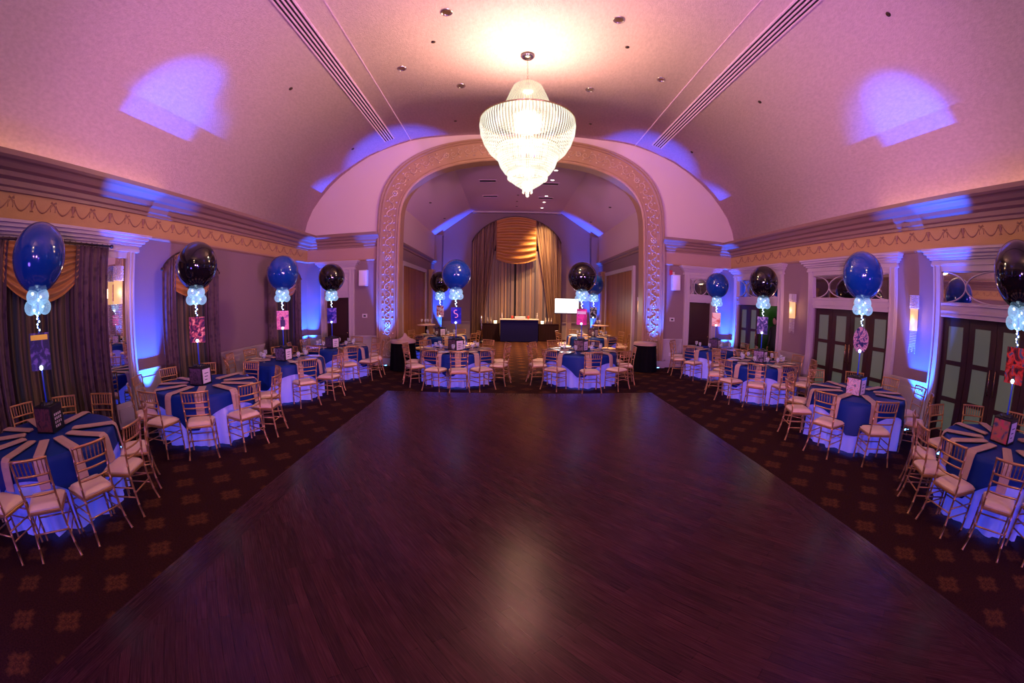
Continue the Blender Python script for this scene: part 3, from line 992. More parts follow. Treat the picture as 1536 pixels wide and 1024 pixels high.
arch_door('door_4', -5.85, -5.02, 'dark door with a carved scroll panel above, beside the arch', 'carved')
arch_door('door_5', 5.85, 6.69, 'narrow dark door with mirrored transom beside the red fire alarm', 'mirror')

# ================================================================== mirror panel + first window on the curtained wall
t = empty('mirror_panel', (XL, 4.30, 0), 0, 'tall narrow wall mirror in a cream frame behind the crystal sconce', 'mirror')
m_ = MB(); m_.box(0.02, 0.035, -0.25, 0.24, 0.43, 2.89); m_.build('mirror_glass', M_mirror, t)
m_ = MB()
m_.box(0, 0.05, -0.25, 0.24, 0.0, 0.43); m_.box(0.05, 0.065, -0.18, 0.17, 0.1, 0.35)
m_.box(0, 0.08, 0.24, 0.41, 0, 3.0); m_.box(0.08, 0.10, 0.27, 0.30, 0, 3.0); m_.box(0.08, 0.10, 0.35, 0.38, 0, 3.0)
m_.box(0, 0.07, -0.32, -0.25, 0, 2.95); m_.box(0, 0.06, -0.25, 0.24, 2.89, 3.0)
m_.build('frame', M_trim, t)
# entablature over window and mirrors
mb = MB()
for (d, z0, z1) in ((0.10, 3.0, 3.05), (0.09, 3.05, 3.11), (0.13, 3.11, 3.15), (0.18, 3.15, 3.20), (0.23, 3.20, 3.25), (0.27, 3.25, 3.29)):
    mb.box(XL, XL + d, 0.6 - d, 4.70 + d, z0, z1)
struct('trim_window_head', mb, M_trim)

# window recess panes behind the curtains
def dark_window(name, a, b, z0, z1):
    m_ = MB(); m_.box(XL, XL + 0.012, a, b, z0, z1)
    struct(name, m_, M_dark_void)
dark_window('window_1', 1.3, 4.0, 0.1, 3.0)

# ---- curtains
def folds(u, n_, seed=0.0):
    return 0.6 * sin(2 * pi * n_ * u + seed) + 0.4 * sin(2 * pi * n_ * 1.63 * u + 1.3 + seed)

def drape(axis, wall, s, a, b, topf, bot, nf, off=0.14, amp=0.055, pinch=None, seed=0.0):
    """hanging drape from a..b; topf(u) height of its top; pinch(v) narrows toward one side"""
    m_ = MB()
    def fn(u, v):
        zt = topf(u)
        z = zt + (bot - zt) * v
        uu = u
        x = a + (b - a) * u
        if pinch: x = pinch(u, v, a, b)
        d = off + amp * folds(uu, nf, seed) * (0.6 + 0.4 * v)
        return (wall + s * d, x, z) if axis == 'x' else (x, wall + s * d, z)
    m_.grid(fn, int(nf * 14), 16)
    return m_

def swag(axis, wall, s, a, b, topf, side_z, mid_z, off=0.20, nfold=7, amp=0.035):
    m_ = MB()
    def fn(u, v):
        zt = topf(u)
        sag = 1 - (2 * u - 1) ** 2
        zb = side_z + (mid_z - side_z) * sag
        vv = v
        z = zt + (zb - zt) * vv
        # folds follow the sag
        d = off + amp * sin(2 * pi * nfold * (v ** 0.85)) * (0.25 + 0.75 * sag) + 0.05 * v * sag
        x = a + (b - a) * u
        return (wall + s * d, x, z) if axis == 'x' else (x, wall + s * d, z)
    m_.grid(fn, 28, nfold * 10)
    return m_

CG = 'curtains on the tall windows'
t = empty('window_curtain', (0, 0, 0), 0, 'mauve drapes with amber swag and striped sheer beside the mirror panel', 'curtain', CG)
flat = lambda z: (lambda u: z)
drape('x', XL, 1, 3.28, 3.98, flat(3.02), 0.02, 6, off=0.20, seed=0.4).build('drape', M_drape, t, solid=0.006)
drape('x', XL, 1, 1.25, 1.98, flat(3.02), 0.02, 6, off=0.20, seed=1.4).build('drape', M_drape, t, solid=0.006)
drape('x', XL, 1, 1.9, 3.45, flat(3.0), 0.02, 11, off=0.11, amp=0.045).build('sheer', M_sheer, t, solid=0.003)
swag('x', XL, 1, 1.92, 3.36, flat(3.02), 2.50, 2.18, off=0.19).build('swag', M_swag, t, solid=0.004)
m_ = MB(); m_.tube([(XL + 0.22, 1.15, 3.04), (XL + 0.22, 4.02, 3.04)], 0.018, 8)
for k in range(24):
    yy = 1.3 + k * 0.115
    m_.tube([(XL + 0.22 + 0.028 * cos(q), yy, 3.04 + 0.028 * sin(q)) for q in [2 * pi * i / 10 for i in range(10)]], 0.004, 4, closed=True)
m_.ball((XL + 0.22, 4.04, 3.04), 0.035); m_.build('rod', M_rod, t)

def arch_curtain(c, hw, lab, z_sp=2.72, rise=0.42):
    t = empty('window_curtain', (0, 0, 0), 0, lab, 'curtain', CG)
    top = lambda y_: z_sp + rise * max(0.0, 1 - ((y_ - c) / hw) ** 2) ** 0.75
    def tf(a, b): return lambda u: top(a + (b - a) * u) - 0.03
    for a, b, sd in ((c - hw, c - hw + 0.40, 0.2), (c + hw - 0.40, c + hw, 1.1)):
        drape('x', XL, 1, a, b, tf(a, b), 0.02, 4.5, off=0.16, seed=sd).build('drape', M_drape, t, solid=0.006)
    a, b = c - hw + 0.37, c + hw - 0.37
    drape('x', XL, 1, a, b, tf(a, b), 0.02, 8, off=0.07, amp=0.02).build('sheer', M_sheer, t, solid=0.003)
    swag('x', XL, 1, a - 0.02, b + 0.02, tf(a, b), 2.34, 2.18, off=0.17).build('swag', M_swag, t, solid=0.004)
    m_ = MB()
    m_.tube([(XL + 0.17, c - hw + 2 * hw * i / 24, top(c - hw + 2 * hw * i / 24)) for i in range(25)], 0.016, 6)
    m_.ball((XL + 0.17, c - hw, z_sp), 0.032, n=8, m=6); m_.ball((XL + 0.17, c + hw, z_sp), 0.032, n=8, m=6)
    m_.build('rod', M_rod, t)
arch_curtain(6.26, 0.90, 'arched mauve drapes with amber swag behind the black balloon')
arch_curtain(10.2, 0.94, 'arched mauve drapes with amber swag next to the blue-lit corner')

# big arched curtain on the far wall
t = empty('window_curtain', (0, 0, 0), 0, 'tall arched striped curtains with amber swag on the far wall behind the bar', 'curtain', CG)
fc, fw = 0.44, 2.30
ftop = lambda x_: 5.02 + 1.36 * max(0.0, 1 - (abs(x_ - fc) / fw) ** 2) ** 0.72
def tf2(a, b): return lambda u: ftop(a + (b - a) * u)
def pin_l(u, v, a, b):
    bb = b - 0.95 * max(0, v) ** 0.9 * (1 if v < 0.8 else 1)
    return a + (bb - a) * u
def pin_r(u, v, a, b):
    aa = a + 0.95 * max(0, v) ** 0.9
    return aa + (b - aa) * u
drape('y', YE, -1, fc - fw, -0.42, tf2(fc - fw, -0.42), 0.02, 9, off=0.24, amp=0.05, pinch=pin_l).build('drape', M_drape_far, t, solid=0.006)
drape('y', YE, -1, 1.30, fc + fw, tf2(1.30, fc + fw), 0.02, 9, off=0.24, amp=0.05, pinch=pin_r, seed=0.7).build('drape', M_drape_far, t, solid=0.006)
drape('y', YE, -1, -1.7, 0.33, lambda u: min(4.6, ftop(-1.7 + 2.03 * u)), 0.02, 12, off=0.09, amp=0.03).build('sheer', M_sheer_far, t, solid=0.003)
drape('y', YE, -1, 0.43, 2.5, lambda u: min(4.6, ftop(0.43 + 2.07 * u)), 0.02, 12, off=0.09, amp=0.03, seed=2).build('sheer', M_sheer_far, t, solid=0.003)
swag('y', YE, -1, -0.62, 1.44, tf2(-0.62, 1.44), 4.14, 3.90, off=0.30, nfold=8, amp=0.06).build('swag', M_swag, t, solid=0.004)
m_ = MB(); m_.tube([(fc - fw + 2 * fw * i / 36, YE - 0.26, ftop(fc - fw + 2 * fw * i / 36) + 0.02) for i in range(37)], 0.025, 6); m_.build('rod', M_rod, t)
m_ = MB(); m_.box(fc - 2.1, fc + 2.1, YE - 0.015, YE, 0.2, 4.9); struct('window_2', m_, M_dark_void)

# ================================================================== chandelier
t = empty('crystal_chandelier', (CH[0], CH[1], 0), 0, 'large glowing crystal basket chandelier hanging over the dance floor', 'chandelier')
m_ = MB(); m_.lathe([(0.0, 7.33), (0.14, 7.33), (0.15, 7.29), (0.11, 7.24), (0.04, 7.22), (0, 7.22)], 24); m_.build('canopy', M_chrome, t)
m_ = MB()
zz = 6.55; i = 0
while zz < 7.22:
    a = 0 if i % 2 else pi / 2
    m_.tube([(0.018 * cos(q) * cos(a), 0.018 * cos(q) * sin(a), zz + 0.026 * sin(q)) for q in [2 * pi * j / 8 for j in range(8)]], 0.004, 4, closed=True)
    zz += 0.043; i += 1
m_.build('chain', M_chrome, t)
wob = lambda a, z: 0.012 * sin(96 * a)
m_ = MB(); m_.lathe([(0.06, 6.56), (0.20, 6.54), (0.30, 6.46), (0.36, 6.32), (0.43, 6.12), (0.50, 5.92), (0.60, 5.76), (0.62, 5.62)], 192, wob=wob); m_.build('crown', M_crys_lo, t, fix=False)
def tier(name, prof, drop):
    m_ = MB(); m_.lathe(prof, 192, wob=wob)
    r0, z0 = prof[-1]
    r0 = prof[-2][0]; z0 = prof[-2][1]
    nn = int(r0 * 120)
    for k in range(nn):      # hanging pointed crystals along the lower rim
        a = 2 * pi * k / nn
        x_, y_ = r0 * cos(a), r0 * sin(a)
        m_.tube([(x_, y_, z0), (x_ * 0.99, y_ * 0.99, z0 - drop * 0.6), (x_ * 0.99, y_ * 0.99, z0 - drop)], [0.008, 0.014, 0.002], 5)
    return m_.build(name, M_crys_hi, t, fix=False)
tier('crystal_tier', [(0.94, 5.62), (0.955, 5.50), (0.93, 5.32), (0.86, 5.12), (0.76, 4.95), (0.64, 4.83), (0.52, 4.78), (0.40, 4.76)], 0.10)
tier('crystal_tier', [(0.60, 5.02), (0.605, 4.92), (0.585, 4.78), (0.53, 4.62), (0.45, 4.50), (0.38, 4.44), (0.28, 4.41)], 0.09)
m_ = MB(); m_.ball((0, 0, 4.03), 0.035, n=10, m=8); m_.tube([(0, 0, 4.12), (0, 0, 4.05)], 0.01, 6); m_.build('finial', M_crys_hi, t)
tier('crystal_tier', [(0.38, 4.50), (0.375, 4.42), (0.33, 4.33), (0.25, 4.26), (0.16, 4.20), (0.09, 4.15), (0.03, 4.10)], 0.08)
for r_, z_ in ((0.95, 5.63), (0.61, 5.03), (0.385, 4.51)):
    m_ = MB(); m_.tube([(r_ * cos(2 * pi * k / 64), r_ * sin(2 * pi * k / 64), z_) for k in range(64)], 0.014, 6, closed=True); m_.build('hoop', M_brass, t)

t2 = copy_tree(t); t2.location = (CH2[0], CH2[1], 0)
t2['label'] = 'twin crystal basket chandelier hanging behind the camera position'

# ================================================================== ceiling fittings
def downlight(x, y, zc, r, lab, on=False, tilt=0.0, grp='ceiling downlights'):
    t = empty('ceiling_downlight', (x, y, zc), 0, lab, 'downlight', grp)
    t.rotation_euler = (0, tilt, 0)
    m_ = MB(); m_.lathe([(r * 0.72, 0.005), (r * 0.75, -0.015), (r, -0.012), (r * 1.02, 0.004)], 20); m_.build('trim_ring', M_chrome if not on else M_offwhite, t)
    m_ = MB(); m_.lathe([(0.0, -0.004), (r * 0.72, -0.004)], 20); m_.build('lens', M_down_on if on else M_brass, t)
    return t
DN = [(-1.17, 5.86, 'big', 'before the chandelier'), (1.95, 5.88, 'big', 'before the chandelier'), (-1.2, 8.72, 'big', 'behind the chandelier'), (1.94, 8.73, 'big', 'behind the chandelier'),
      (-1.56, 6.79, 'sm', ''), (2.34, 6.73, 'sm', ''), (-2.41, 7.66, 'mid', ''), (3.43, 7.72, 'mid', ''), (-1.59, 10.76, 'sm', ''), (2.35, 10.74, 'sm', ''),
      (-4.70, 6.84, 'sm', ''), (5.53, 6.86, 'sm', ''), (-4.72, 10.81, 'sm', ''), (5.58, 2.77, 'sm', ''), (5.5, 10.6, 'sm', '')]
sides = lambda x: 'curtain-window side' if x < XC else 'glazed-door side'
for x, y, sz, wh in DN:
    rr = {'big': 0.11, 'mid': 0.10, 'sm': 0.045}[sz]
    d_ = x - XC
    sl = (vz(abs(d_) + 0.05) - vz(max(abs(d_) - 0.05, 0))) / 0.1
    tl = math.atan(-sl) * (1 if d_ > 0 else -1)
    if sz == 'big': lb = 'unlit round brass downlight %s, %s' % (wh, sides(x))
    elif sz == 'mid': lb = 'pale round ceiling disc level with the chandelier, %s' % sides(x)
    else:
        wy = {5: 'one row past', 6: 'one row past'}.get(0, '')
        key = (round(x, 1), round(y, 1))
        names = {(-1.6, 6.8): 'between the brass downlights', (2.3, 6.7): 'between the brass downlights', (-1.6, 10.8): 'above the arch crown', (2.4, 10.7): 'above the arch crown', (2.3, 10.7): 'above the arch crown',
                 (-4.7, 6.8): 'outside the slot diffuser, mid vault', (5.5, 6.9): 'outside the slot diffuser, mid vault', (-4.7, 10.8): 'outside the slot diffuser near the arch', (5.6, 2.8): 'outside the slot diffuser by the blue patch', (5.5, 10.6): 'outside the slot diffuser near the arch'}
        lb = 'tiny dark sprinkler dot %s, %s' % (names.get(key, 'at %s' % (key,)), sides(x))
    if sz == 'sm':
        o = empty('sprinkler_head', (x, y, vz(d_)), 0, lb, 'sprinkler', 'sprinkler heads in the vault'); o.rotation_euler = (0, tl, 0)
        m_ = MB(); m_.lathe([(0.0, -0.008), (rr, -0.008), (rr * 1.05, 0.006)], 14); m_.build('cover_plate', M_rod, o)
        m_ = MB(); m_.tube([(0, 0, -0.008), (0, 0, -0.04)], 0.008, 6); m_.build('nozzle', M_brass, o)
    else:
        downlight(x, y, vz(d_) - 0.002, rr, lb, False, tl, 'unlit downlights in the vault')
ords = ['first', 'second', 'third', 'fourth', 'fifth']
for i, y in enumerate(FAR_DOWN):
    downlight(1.65, y, 6.695, 0.10, 'lit round downlight beyond the arch, %s from the chandelier' % ords[i], True, grp='lit downlights beyond the arch')
for i, (x, y) in enumerate(((-0.83, 14.96), (-0.83, 17.28), (1.63, 15.1 + 0.1), (1.65, 17.45))):
    o = empty('ceiling_air_vent', (x, y, 6.70), 0, 'wide ceiling vent beyond the arch, %s row, %s' % ('near' if y < 16 else 'far', sides(x)), 'air vent', 'ceiling vents beyond the arch')
    m_ = MB(); m_.box(-0.34, 0.34, -0.16, -0.13, -0.02, 0.0); m_.box(-0.34, 0.34, 0.13, 0.16, -0.02, 0); m_.box(-0.34, -0.31, -0.13, 0.13, -0.02, 0); m_.box(0.31, 0.34, -0.13, 0.13, -0.02, 0)
    m_.build('frame', M_far_ceil, o)
    m_ = MB(); m_.box(-0.31, 0.31, -0.13, 0.13, -0.006, -0.001); m_.build('slots', M_slot, o)
for i, (x, y) in enumerate(((0.40, 15.9), (0.40, 17.06), (0.38, 18.2), (0.39, 19.2), (-3.05, 14.97), (-3.0, 18.2), (3.96, 14.95), (3.89, 18.3))):
    zc = 6.70 if abs(x - BC) < 2.35 else 6.70 - (abs(x - BC) - 2.35) * 0.77
    o = empty('sprinkler_head', (x, y, zc), 0, 'dark ceiling dot beyond the arch, %s, %s' % (('centre line' if abs(x - BC) < 1 else sides(x) + ' slope'), ('row ' + ords[i] if i < 4 else ('near the arch' if y < 16 else 'near the far wall'))), 'sprinkler', 'sprinkler heads beyond the arch')
    m_ = MB(); m_.lathe([(0.0, -0.012), (0.05, -0.012), (0.055, 0.006)], 12)
    m_.build('cover_plate', M_rod, o)

# ================================================================== uplights
for i, (p, aim, e, cone) in enumerate(UPLIGHTS):
    lab = ['under the window wall beside the mirror panel', 'added unseen behind the mirror-side tables for the vault patch', 'on the carpet by the wainscot between two glazed doors', 'added unseen behind the glazed-door tables, aimed at the vault',
           'in the corner by the carved-panel door', 'in the corner by the mirrored-transom door', 'at the arch foot beside the napkin-heaped table', 'at the arch foot beside the black-skirted table',
           'in the far corner, curtain-window side', 'in the far corner, glazed-door side'][i]
    t = empty('blue_uplight', (p[0], p[1], 0), 0, 'small blue LED uplight ' + lab, 'uplight', 'blue LED uplights')
    m_ = MB(); m_.box(-0.11, 0.11, -0.05, 0.05, 0.0, 0.06); m_.build('housing', M_plastic, t, bevel=0.008)
    m_ = MB()
    for k in (-1, 1):
        m_.lathe([(0.0, 0.066), (0.035, 0.066), (0.04, 0.06)], 14, M=Matrix.Translation((k * 0.055, 0, 0)))
    m_.build('lens', M_lens, t)
    lamp('uplight_lamp', 'SPOT', p, e, BLUE, aim, size=0.03, angle=cone, blend=0.6)

# ================================================================== wall sconces
def sconce(x, y, s, z0, z1, zc, ztail, lab, power=7):
    t = empty('crystal_wall_sconce', (x, y, 0), 0, lab, 'wall sconce', 'crystal wall sconces')
    r = 0.085
    m_ = MB(); m_.lathe([(0, z0), (r, z0), (r, z1), (0, z1)], 20, M=Matrix.Translation((s * 0.11, 0, 0))); m_.build('lamp_shade', M_sconce, t)
    m_ = MB()
    for k in range(22):
        a = 2 * pi * k / 22
        for j in range(9):
            m_.ball((s * 0.11 + (r + 0.012) * cos(a), (r + 0.012) * sin(a), z1 + 0.015 + j * (zc - z1) / 9), 0.011, n=6, m=4)
    m_.build('crystal_crown', M_crystal, t)
    m_ = MB()
    for k in range(14):
        a = 2 * pi * k / 14
        hh = z0 - (z0 - ztail) * (0.72 + 0.28 * ((k * 5) % 7) / 6)
        n_ = int((z0 - hh) / 0.03)
        for j in range(n_):
            m_.ball((s * 0.11 + r * 0.8 * cos(a), r * 0.8 * sin(a), z0 - 0.02 - j * 0.03), 0.009, n=5, m=4)
    m_.build('crystal_fringe', M_crystal, t)
    m_ = MB(); m_.box(min(0, s * 0.02), max(0, s * 0.02), -0.05, 0.05, z0 + 0.05, z1 - 0.05)
    m_.build('back_plate', M_brass, t)
    lamp('sconce_lamp', 'POINT', (x + s * 0.26, y, (z0 + z1) / 2), power, (1.0, 0.55, 0.28), size=0.08)
sconce(XL + 0.035, 4.27, 1, 2.11, 2.49, 2.74, 1.58, 'glowing crystal wall sconce mounted on the mirror panel')
sconce(XR, 4.44, -1, 1.82, 2.22, 2.47, 1.40, 'glowing crystal wall sconce between the two glazed folding doors')
sconce(XR, 8.40, -1, 1.82, 2.24, 2.45, 1.42, 'glowing crystal wall sconce between glazed doors and open corridor door')
sconce(BX1, 13.15, -1, 1.72, 2.10, 2.22, 1.55, 'narrow glowing wall sconce just beyond the arch', 5)

# ================================================================== small wall items
def wall_speaker(x, lab):
    t = empty('wall_speaker', (x, YA - 0.01, 0), 0, lab, 'speaker', 'white wall speakers')
    m_ = MB(); m_.box(-0.14, 0.14, -0.16, -0.01, 2.47, 2.97); m_.build('cabinet', M_offwhite, t, bevel=0.012)
    m_ = MB(); m_.box(-0.12, 0.12, -0.166, -0.16, 2.50, 2.94); m_.build('grille', M_card, t)
    m_ = MB(); m_.box(-0.04, 0.04, -0.01, 0.0, 2.6, 2.85); m_.build('bracket', M_plastic, t)
wall_speaker(-4.50, 'white box speaker on the wall beside the carved-panel door')
wall_speaker(5.32, 'white box speaker on the wall under the red fire alarm')
t = empty('fire_alarm', (5.17, YA - 0.01, 3.04), 0, 'small red fire alarm strobe above the white speaker', 'fire alarm')
m_ = MB(); m_.box(-0.05, 0.05, -0.05, 0, -0.09, 0.07); m_.build('housing', M_red, t, bevel=0.006)
m_ = MB(); m_.box(0.055, 0.13, -0.04, 0, -0.06, 0.02); m_.build('strobe', M_offwhite, t)
for x, lab in ((-4.48, 'small white thermostat plate beside the carved-panel door'), (5.25, 'small white thermostat plate below the speaker near the fire alarm')):
    t = empty('thermostat', (x, YA - 0.01, 1.54), 0, lab, 'thermostat', 'wall thermostats')
    m_ = MB(); m_.box(-0.085, 0.085, -0.02, 0, -0.06, 0.06); m_.build('plate', M_offwhite, t, bevel=0.004)
    m_ = MB(); m_.box(-0.04, 0.04, -0.024, -0.02, -0.03, 0.02); m_.build('display', M_plastic, t)
t = empty('power_outlet', (5.22, YA - 0.03, 0.42), 0, 'white power outlet low on the wainscot under the thermostat', 'outlet')
m_ = MB(); m_.box(-0.035, 0.035, -0.008, 0, -0.057, 0.057); m_.build('plate', M_offwhite, t)
for z_ in (-0.025, 0.025):
    m_ = MB(); m_.box(-0.018, 0.018, -0.011, -0.008, z_ - 0.014, z_ + 0.014); m_.build('socket', M_card, t)

# ================================================================== chair
def bamboo(pts, r, per=0.13):
    """resample a path and add ring nodes like turned bamboo"""
    P = [Vector(p) for p in pts]
    out = []; rad = []
    L_ = [0]
    for a, b in zip(P, P[1:]): L_.append(L_[-1] + (b - a).length)
    tot = L_[-1]; nn = max(1, round(tot / per))
    ss = set([0.0, tot])
    for i in range(nn + 1):
        s_ = tot * i / nn
        for d in (-0.008, 0, 0.008):
            if 0 <= s_ + d <= tot: ss.add(round(s_ + d, 5))
    for l in L_[1:-1]: ss.add(round(l, 5))
    for s_ in sorted(ss):
        for i in range(len(P) - 1):
            if L_[i] <= s_ <= L_[i + 1] + 1e-6:
                u = (s_ - L_[i]) / max(1e-6, L_[i + 1] - L_[i]); out.append(P[i].lerp(P[i + 1], min(1, u))); break
        k = (s_ / tot * nn)
        rad.append(r * (1.35 if abs(k - round(k)) * tot / nn < 0.003 else 1.0))
    return out, rad

def make_chair():
    t = empty('chiavari_chair')
    for s in (-1, 1):
        m_ = MB()
        p = [(s * 0.225, -0.245, 0.0), (s * 0.205, -0.215, 0.12), (s * 0.188, -0.192, 0.28), (s * 0.182, -0.182, 0.44), (s * 0.182, -0.190, 0.58), (s * 0.186, -0.212, 0.74), (s * 0.192, -0.245, 0.925)]
        a, b = bamboo(p, 0.0125); m_.tube(a, b, 7); m_.build('leg', M_gold, t)
        m_ = MB()
        a, b = bamboo([(s * 0.205, 0.185, 0.0), (s * 0.203, 0.180, 0.22), (s * 0.200, 0.172, 0.43)], 0.0125); m_.tube(a, b, 7); m_.build('leg', M_gold, t)
    m_ = MB()   # backrest: curved rails and spindles
    def rail(z, y, hw, bow=0.025):
        return [(hw * (2 * i / 8 - 1), y - bow * (1 - (2 * i / 8 - 1) ** 2), z) for i in range(9)]
    for z, y, hw, r in ((0.915, -0.244, 0.192, 0.013), (0.775, -0.219, 0.187, 0.010), (0.700, -0.205, 0.184, 0.010), (0.600, -0.192, 0.181, 0.010)):
        m_.tube(rail(z, y, hw), r, 7)
    for i in range(1, 8):
        u = 2 * i / 8 - 1
        yt = -0.244 - 0.025 * (1 - u * u); yb = -0.219 - 0.025 * (1 - u * u)
        a, b = bamboo([(u * 0.187, yb, 0.775), (u * 0.192, yt, 0.912)], 0.0065, 0.05); m_.tube(a, b, 5)
    m_.build('backrest', M_gold, t)
    m_ = MB()
    for z in (0.20, 0.30):
        for s in (-1, 1): m_.tube([(s * 0.195, -0.20, z), (s * 0.203, 0.178, z)], 0.008, 6)
        m_.tube([(-0.203, 0.178, z + 0.04), (0.203, 0.178, z + 0.04)], 0.008, 6)
    m_.tube([(-0.195, -0.200, 0.25), (0.195, -0.200, 0.25)], 0.008, 6)
    m_.build('stretcher', M_gold, t)
    m_ = MB()
    out = [(-0.20, -0.19), (0.20, -0.19), (0.215, 0.14), (0.19, 0.185), (-0.19, 0.185), (-0.215, 0.14)]
    m_.prism(out, 'z', 0.415, 0.445); m_.build('seat', M_gold, t, bevel=0.006)
    m_ = MB()
    def cf(u, v):   # puffy cushion
        x, y = (u * 2 - 1), (v * 2 - 1)
        sx_ = math.copysign(abs(x) ** 0.8, x); sy_ = math.copysign(abs(y) ** 0.8, y)
        e = (1 - abs(x) ** 5) * (1 - abs(y) ** 5)
        return (sx_ * (0.195 + 0.012 * y), sy_ * 0.178 - 0.003, 0.462 + 0.038 * max(0, e) ** 0.5)
    m_.grid(cf, 12, 12)
    def cb(u, v):
        p = cf(u, v); return (p[0], p[1], 0.447)
    m_.grid(cb, 12, 12, flip=True)
    edge = []
    for i in range(12): edge.append((i / 12, 0))
    for i in range(12): edge.append((1, i / 12))
    for i in range(12): edge.append((1 - i / 12, 1))
    for i in range(12): edge.append((0, 1 - i / 12))
    V = [cf(*e) for e in edge] + [cb(*e) for e in edge]
    k = len(edge)
    m_.add(V, [(i, (i + 1) % k, k + (i + 1) % k, k + i) for i in range(k)], True)
    m_.build('cushion', M_cush, t)
    return t
CHAIR = make_chair()
chair_used = [False]

# ---- small place items (sources)
def make_napkin():
    m_ = MB()
    prof = [(0.33, 0.012), (0.36, 0.020), (0.55, 0.016), (0.72, 0.014), (0.875, 0.013), (0.905, -0.005), (0.922, -0.05), (0.935, -0.17), (0.945, -0.27)]
    V = []; F = []
    W = 0.065
    for i, (r_, z_) in enumerate(prof):
        w_ = W * (0.7 if i == 0 else 1.0)
        if i < 5: dn = (0, 0.010)
        else: dn = (0.010, 0)
        for (q) in (-1, 0, 1):
            V.append((q * w_, r_ + (0.004 if q == 0 and i > 4 else 0) + dn[0], z_ + dn[1] + (0.004 if q == 0 and i < 5 else 0)))
        for q in (-1, 0, 1):
            V.append((q * w_, r_, z_))
    for i in range(len(prof) - 1):
        a = i * 6; b = a + 6
        F += [(a, a + 1, b + 1, b), (a + 1, a + 2, b + 2, b + 1), (a + 3, b + 3, b + 4, a + 4), (a + 4, b + 4, b + 5, a + 5), (a, b, b + 3, a + 3), (a + 2, a + 5, b + 5, b + 2)]
    F += [(0, 3, 4, 1), (1, 4, 5, 2)]
    e = (len(prof) - 1) * 6
    F += [(e, e + 1, e + 4, e + 3), (e + 1, e + 2, e + 5, e + 4)]
    m_.add(V, F, False)
    return m_.build('folded_napkin', M_nap)
def make_plate():
    m_ = MB(); m_.lathe([(0, 0.004), (0.085, 0.004), (0.10, 0.010), (0.155, 0.018), (0.157, 0.022), (0.10, 0.014), (0.085, 0.009), (0, 0.008)], 28)
    return m_.build('dinner_plate', M_plate)
def make_glass():
    m_ = MB(); m_.lathe([(0, 0.002), (0.035, 0.002), (0.036, 0.006), (0.006, 0.012), (0.005, 0.085), (0.012, 0.095), (0.034, 0.115), (0.042, 0.15), (0.038, 0.195), (0.035, 0.20), (0.036, 0.193), (0.040, 0.15), (0.032, 0.118), (0.0, 0.102)], 14)
    return m_.build('wine_glass', M_glass)
NAPKIN, PLATE, GLASS = make_napkin(), make_plate(), make_glass()
first_use = {}

def place(src, loc, rz, label, cat, group):
    if src.name not in first_use:
        first_use[src.name] = 1; o = src
    else:
        o = copy_tree(src)
    o.location = loc; o.rotation_euler = (0, 0, rz)
    return tag(o, label, cat, group)

HOURS = ['twelve', 'one', 'two', 'three', 'four', 'five', 'six', 'seven', 'eight', 'nine', 'ten', 'eleven']
def clock(deg):
    """deg measured from +x counter-clockwise; twelve o'clock is toward the arch (+y)"""
    h = ((90 - deg) % 360) / 15.0
    k = int(round(h)) % 24
    return ("half past " + HOURS[k // 2]) if k % 2 else (HOURS[k // 2] + " o'clock")

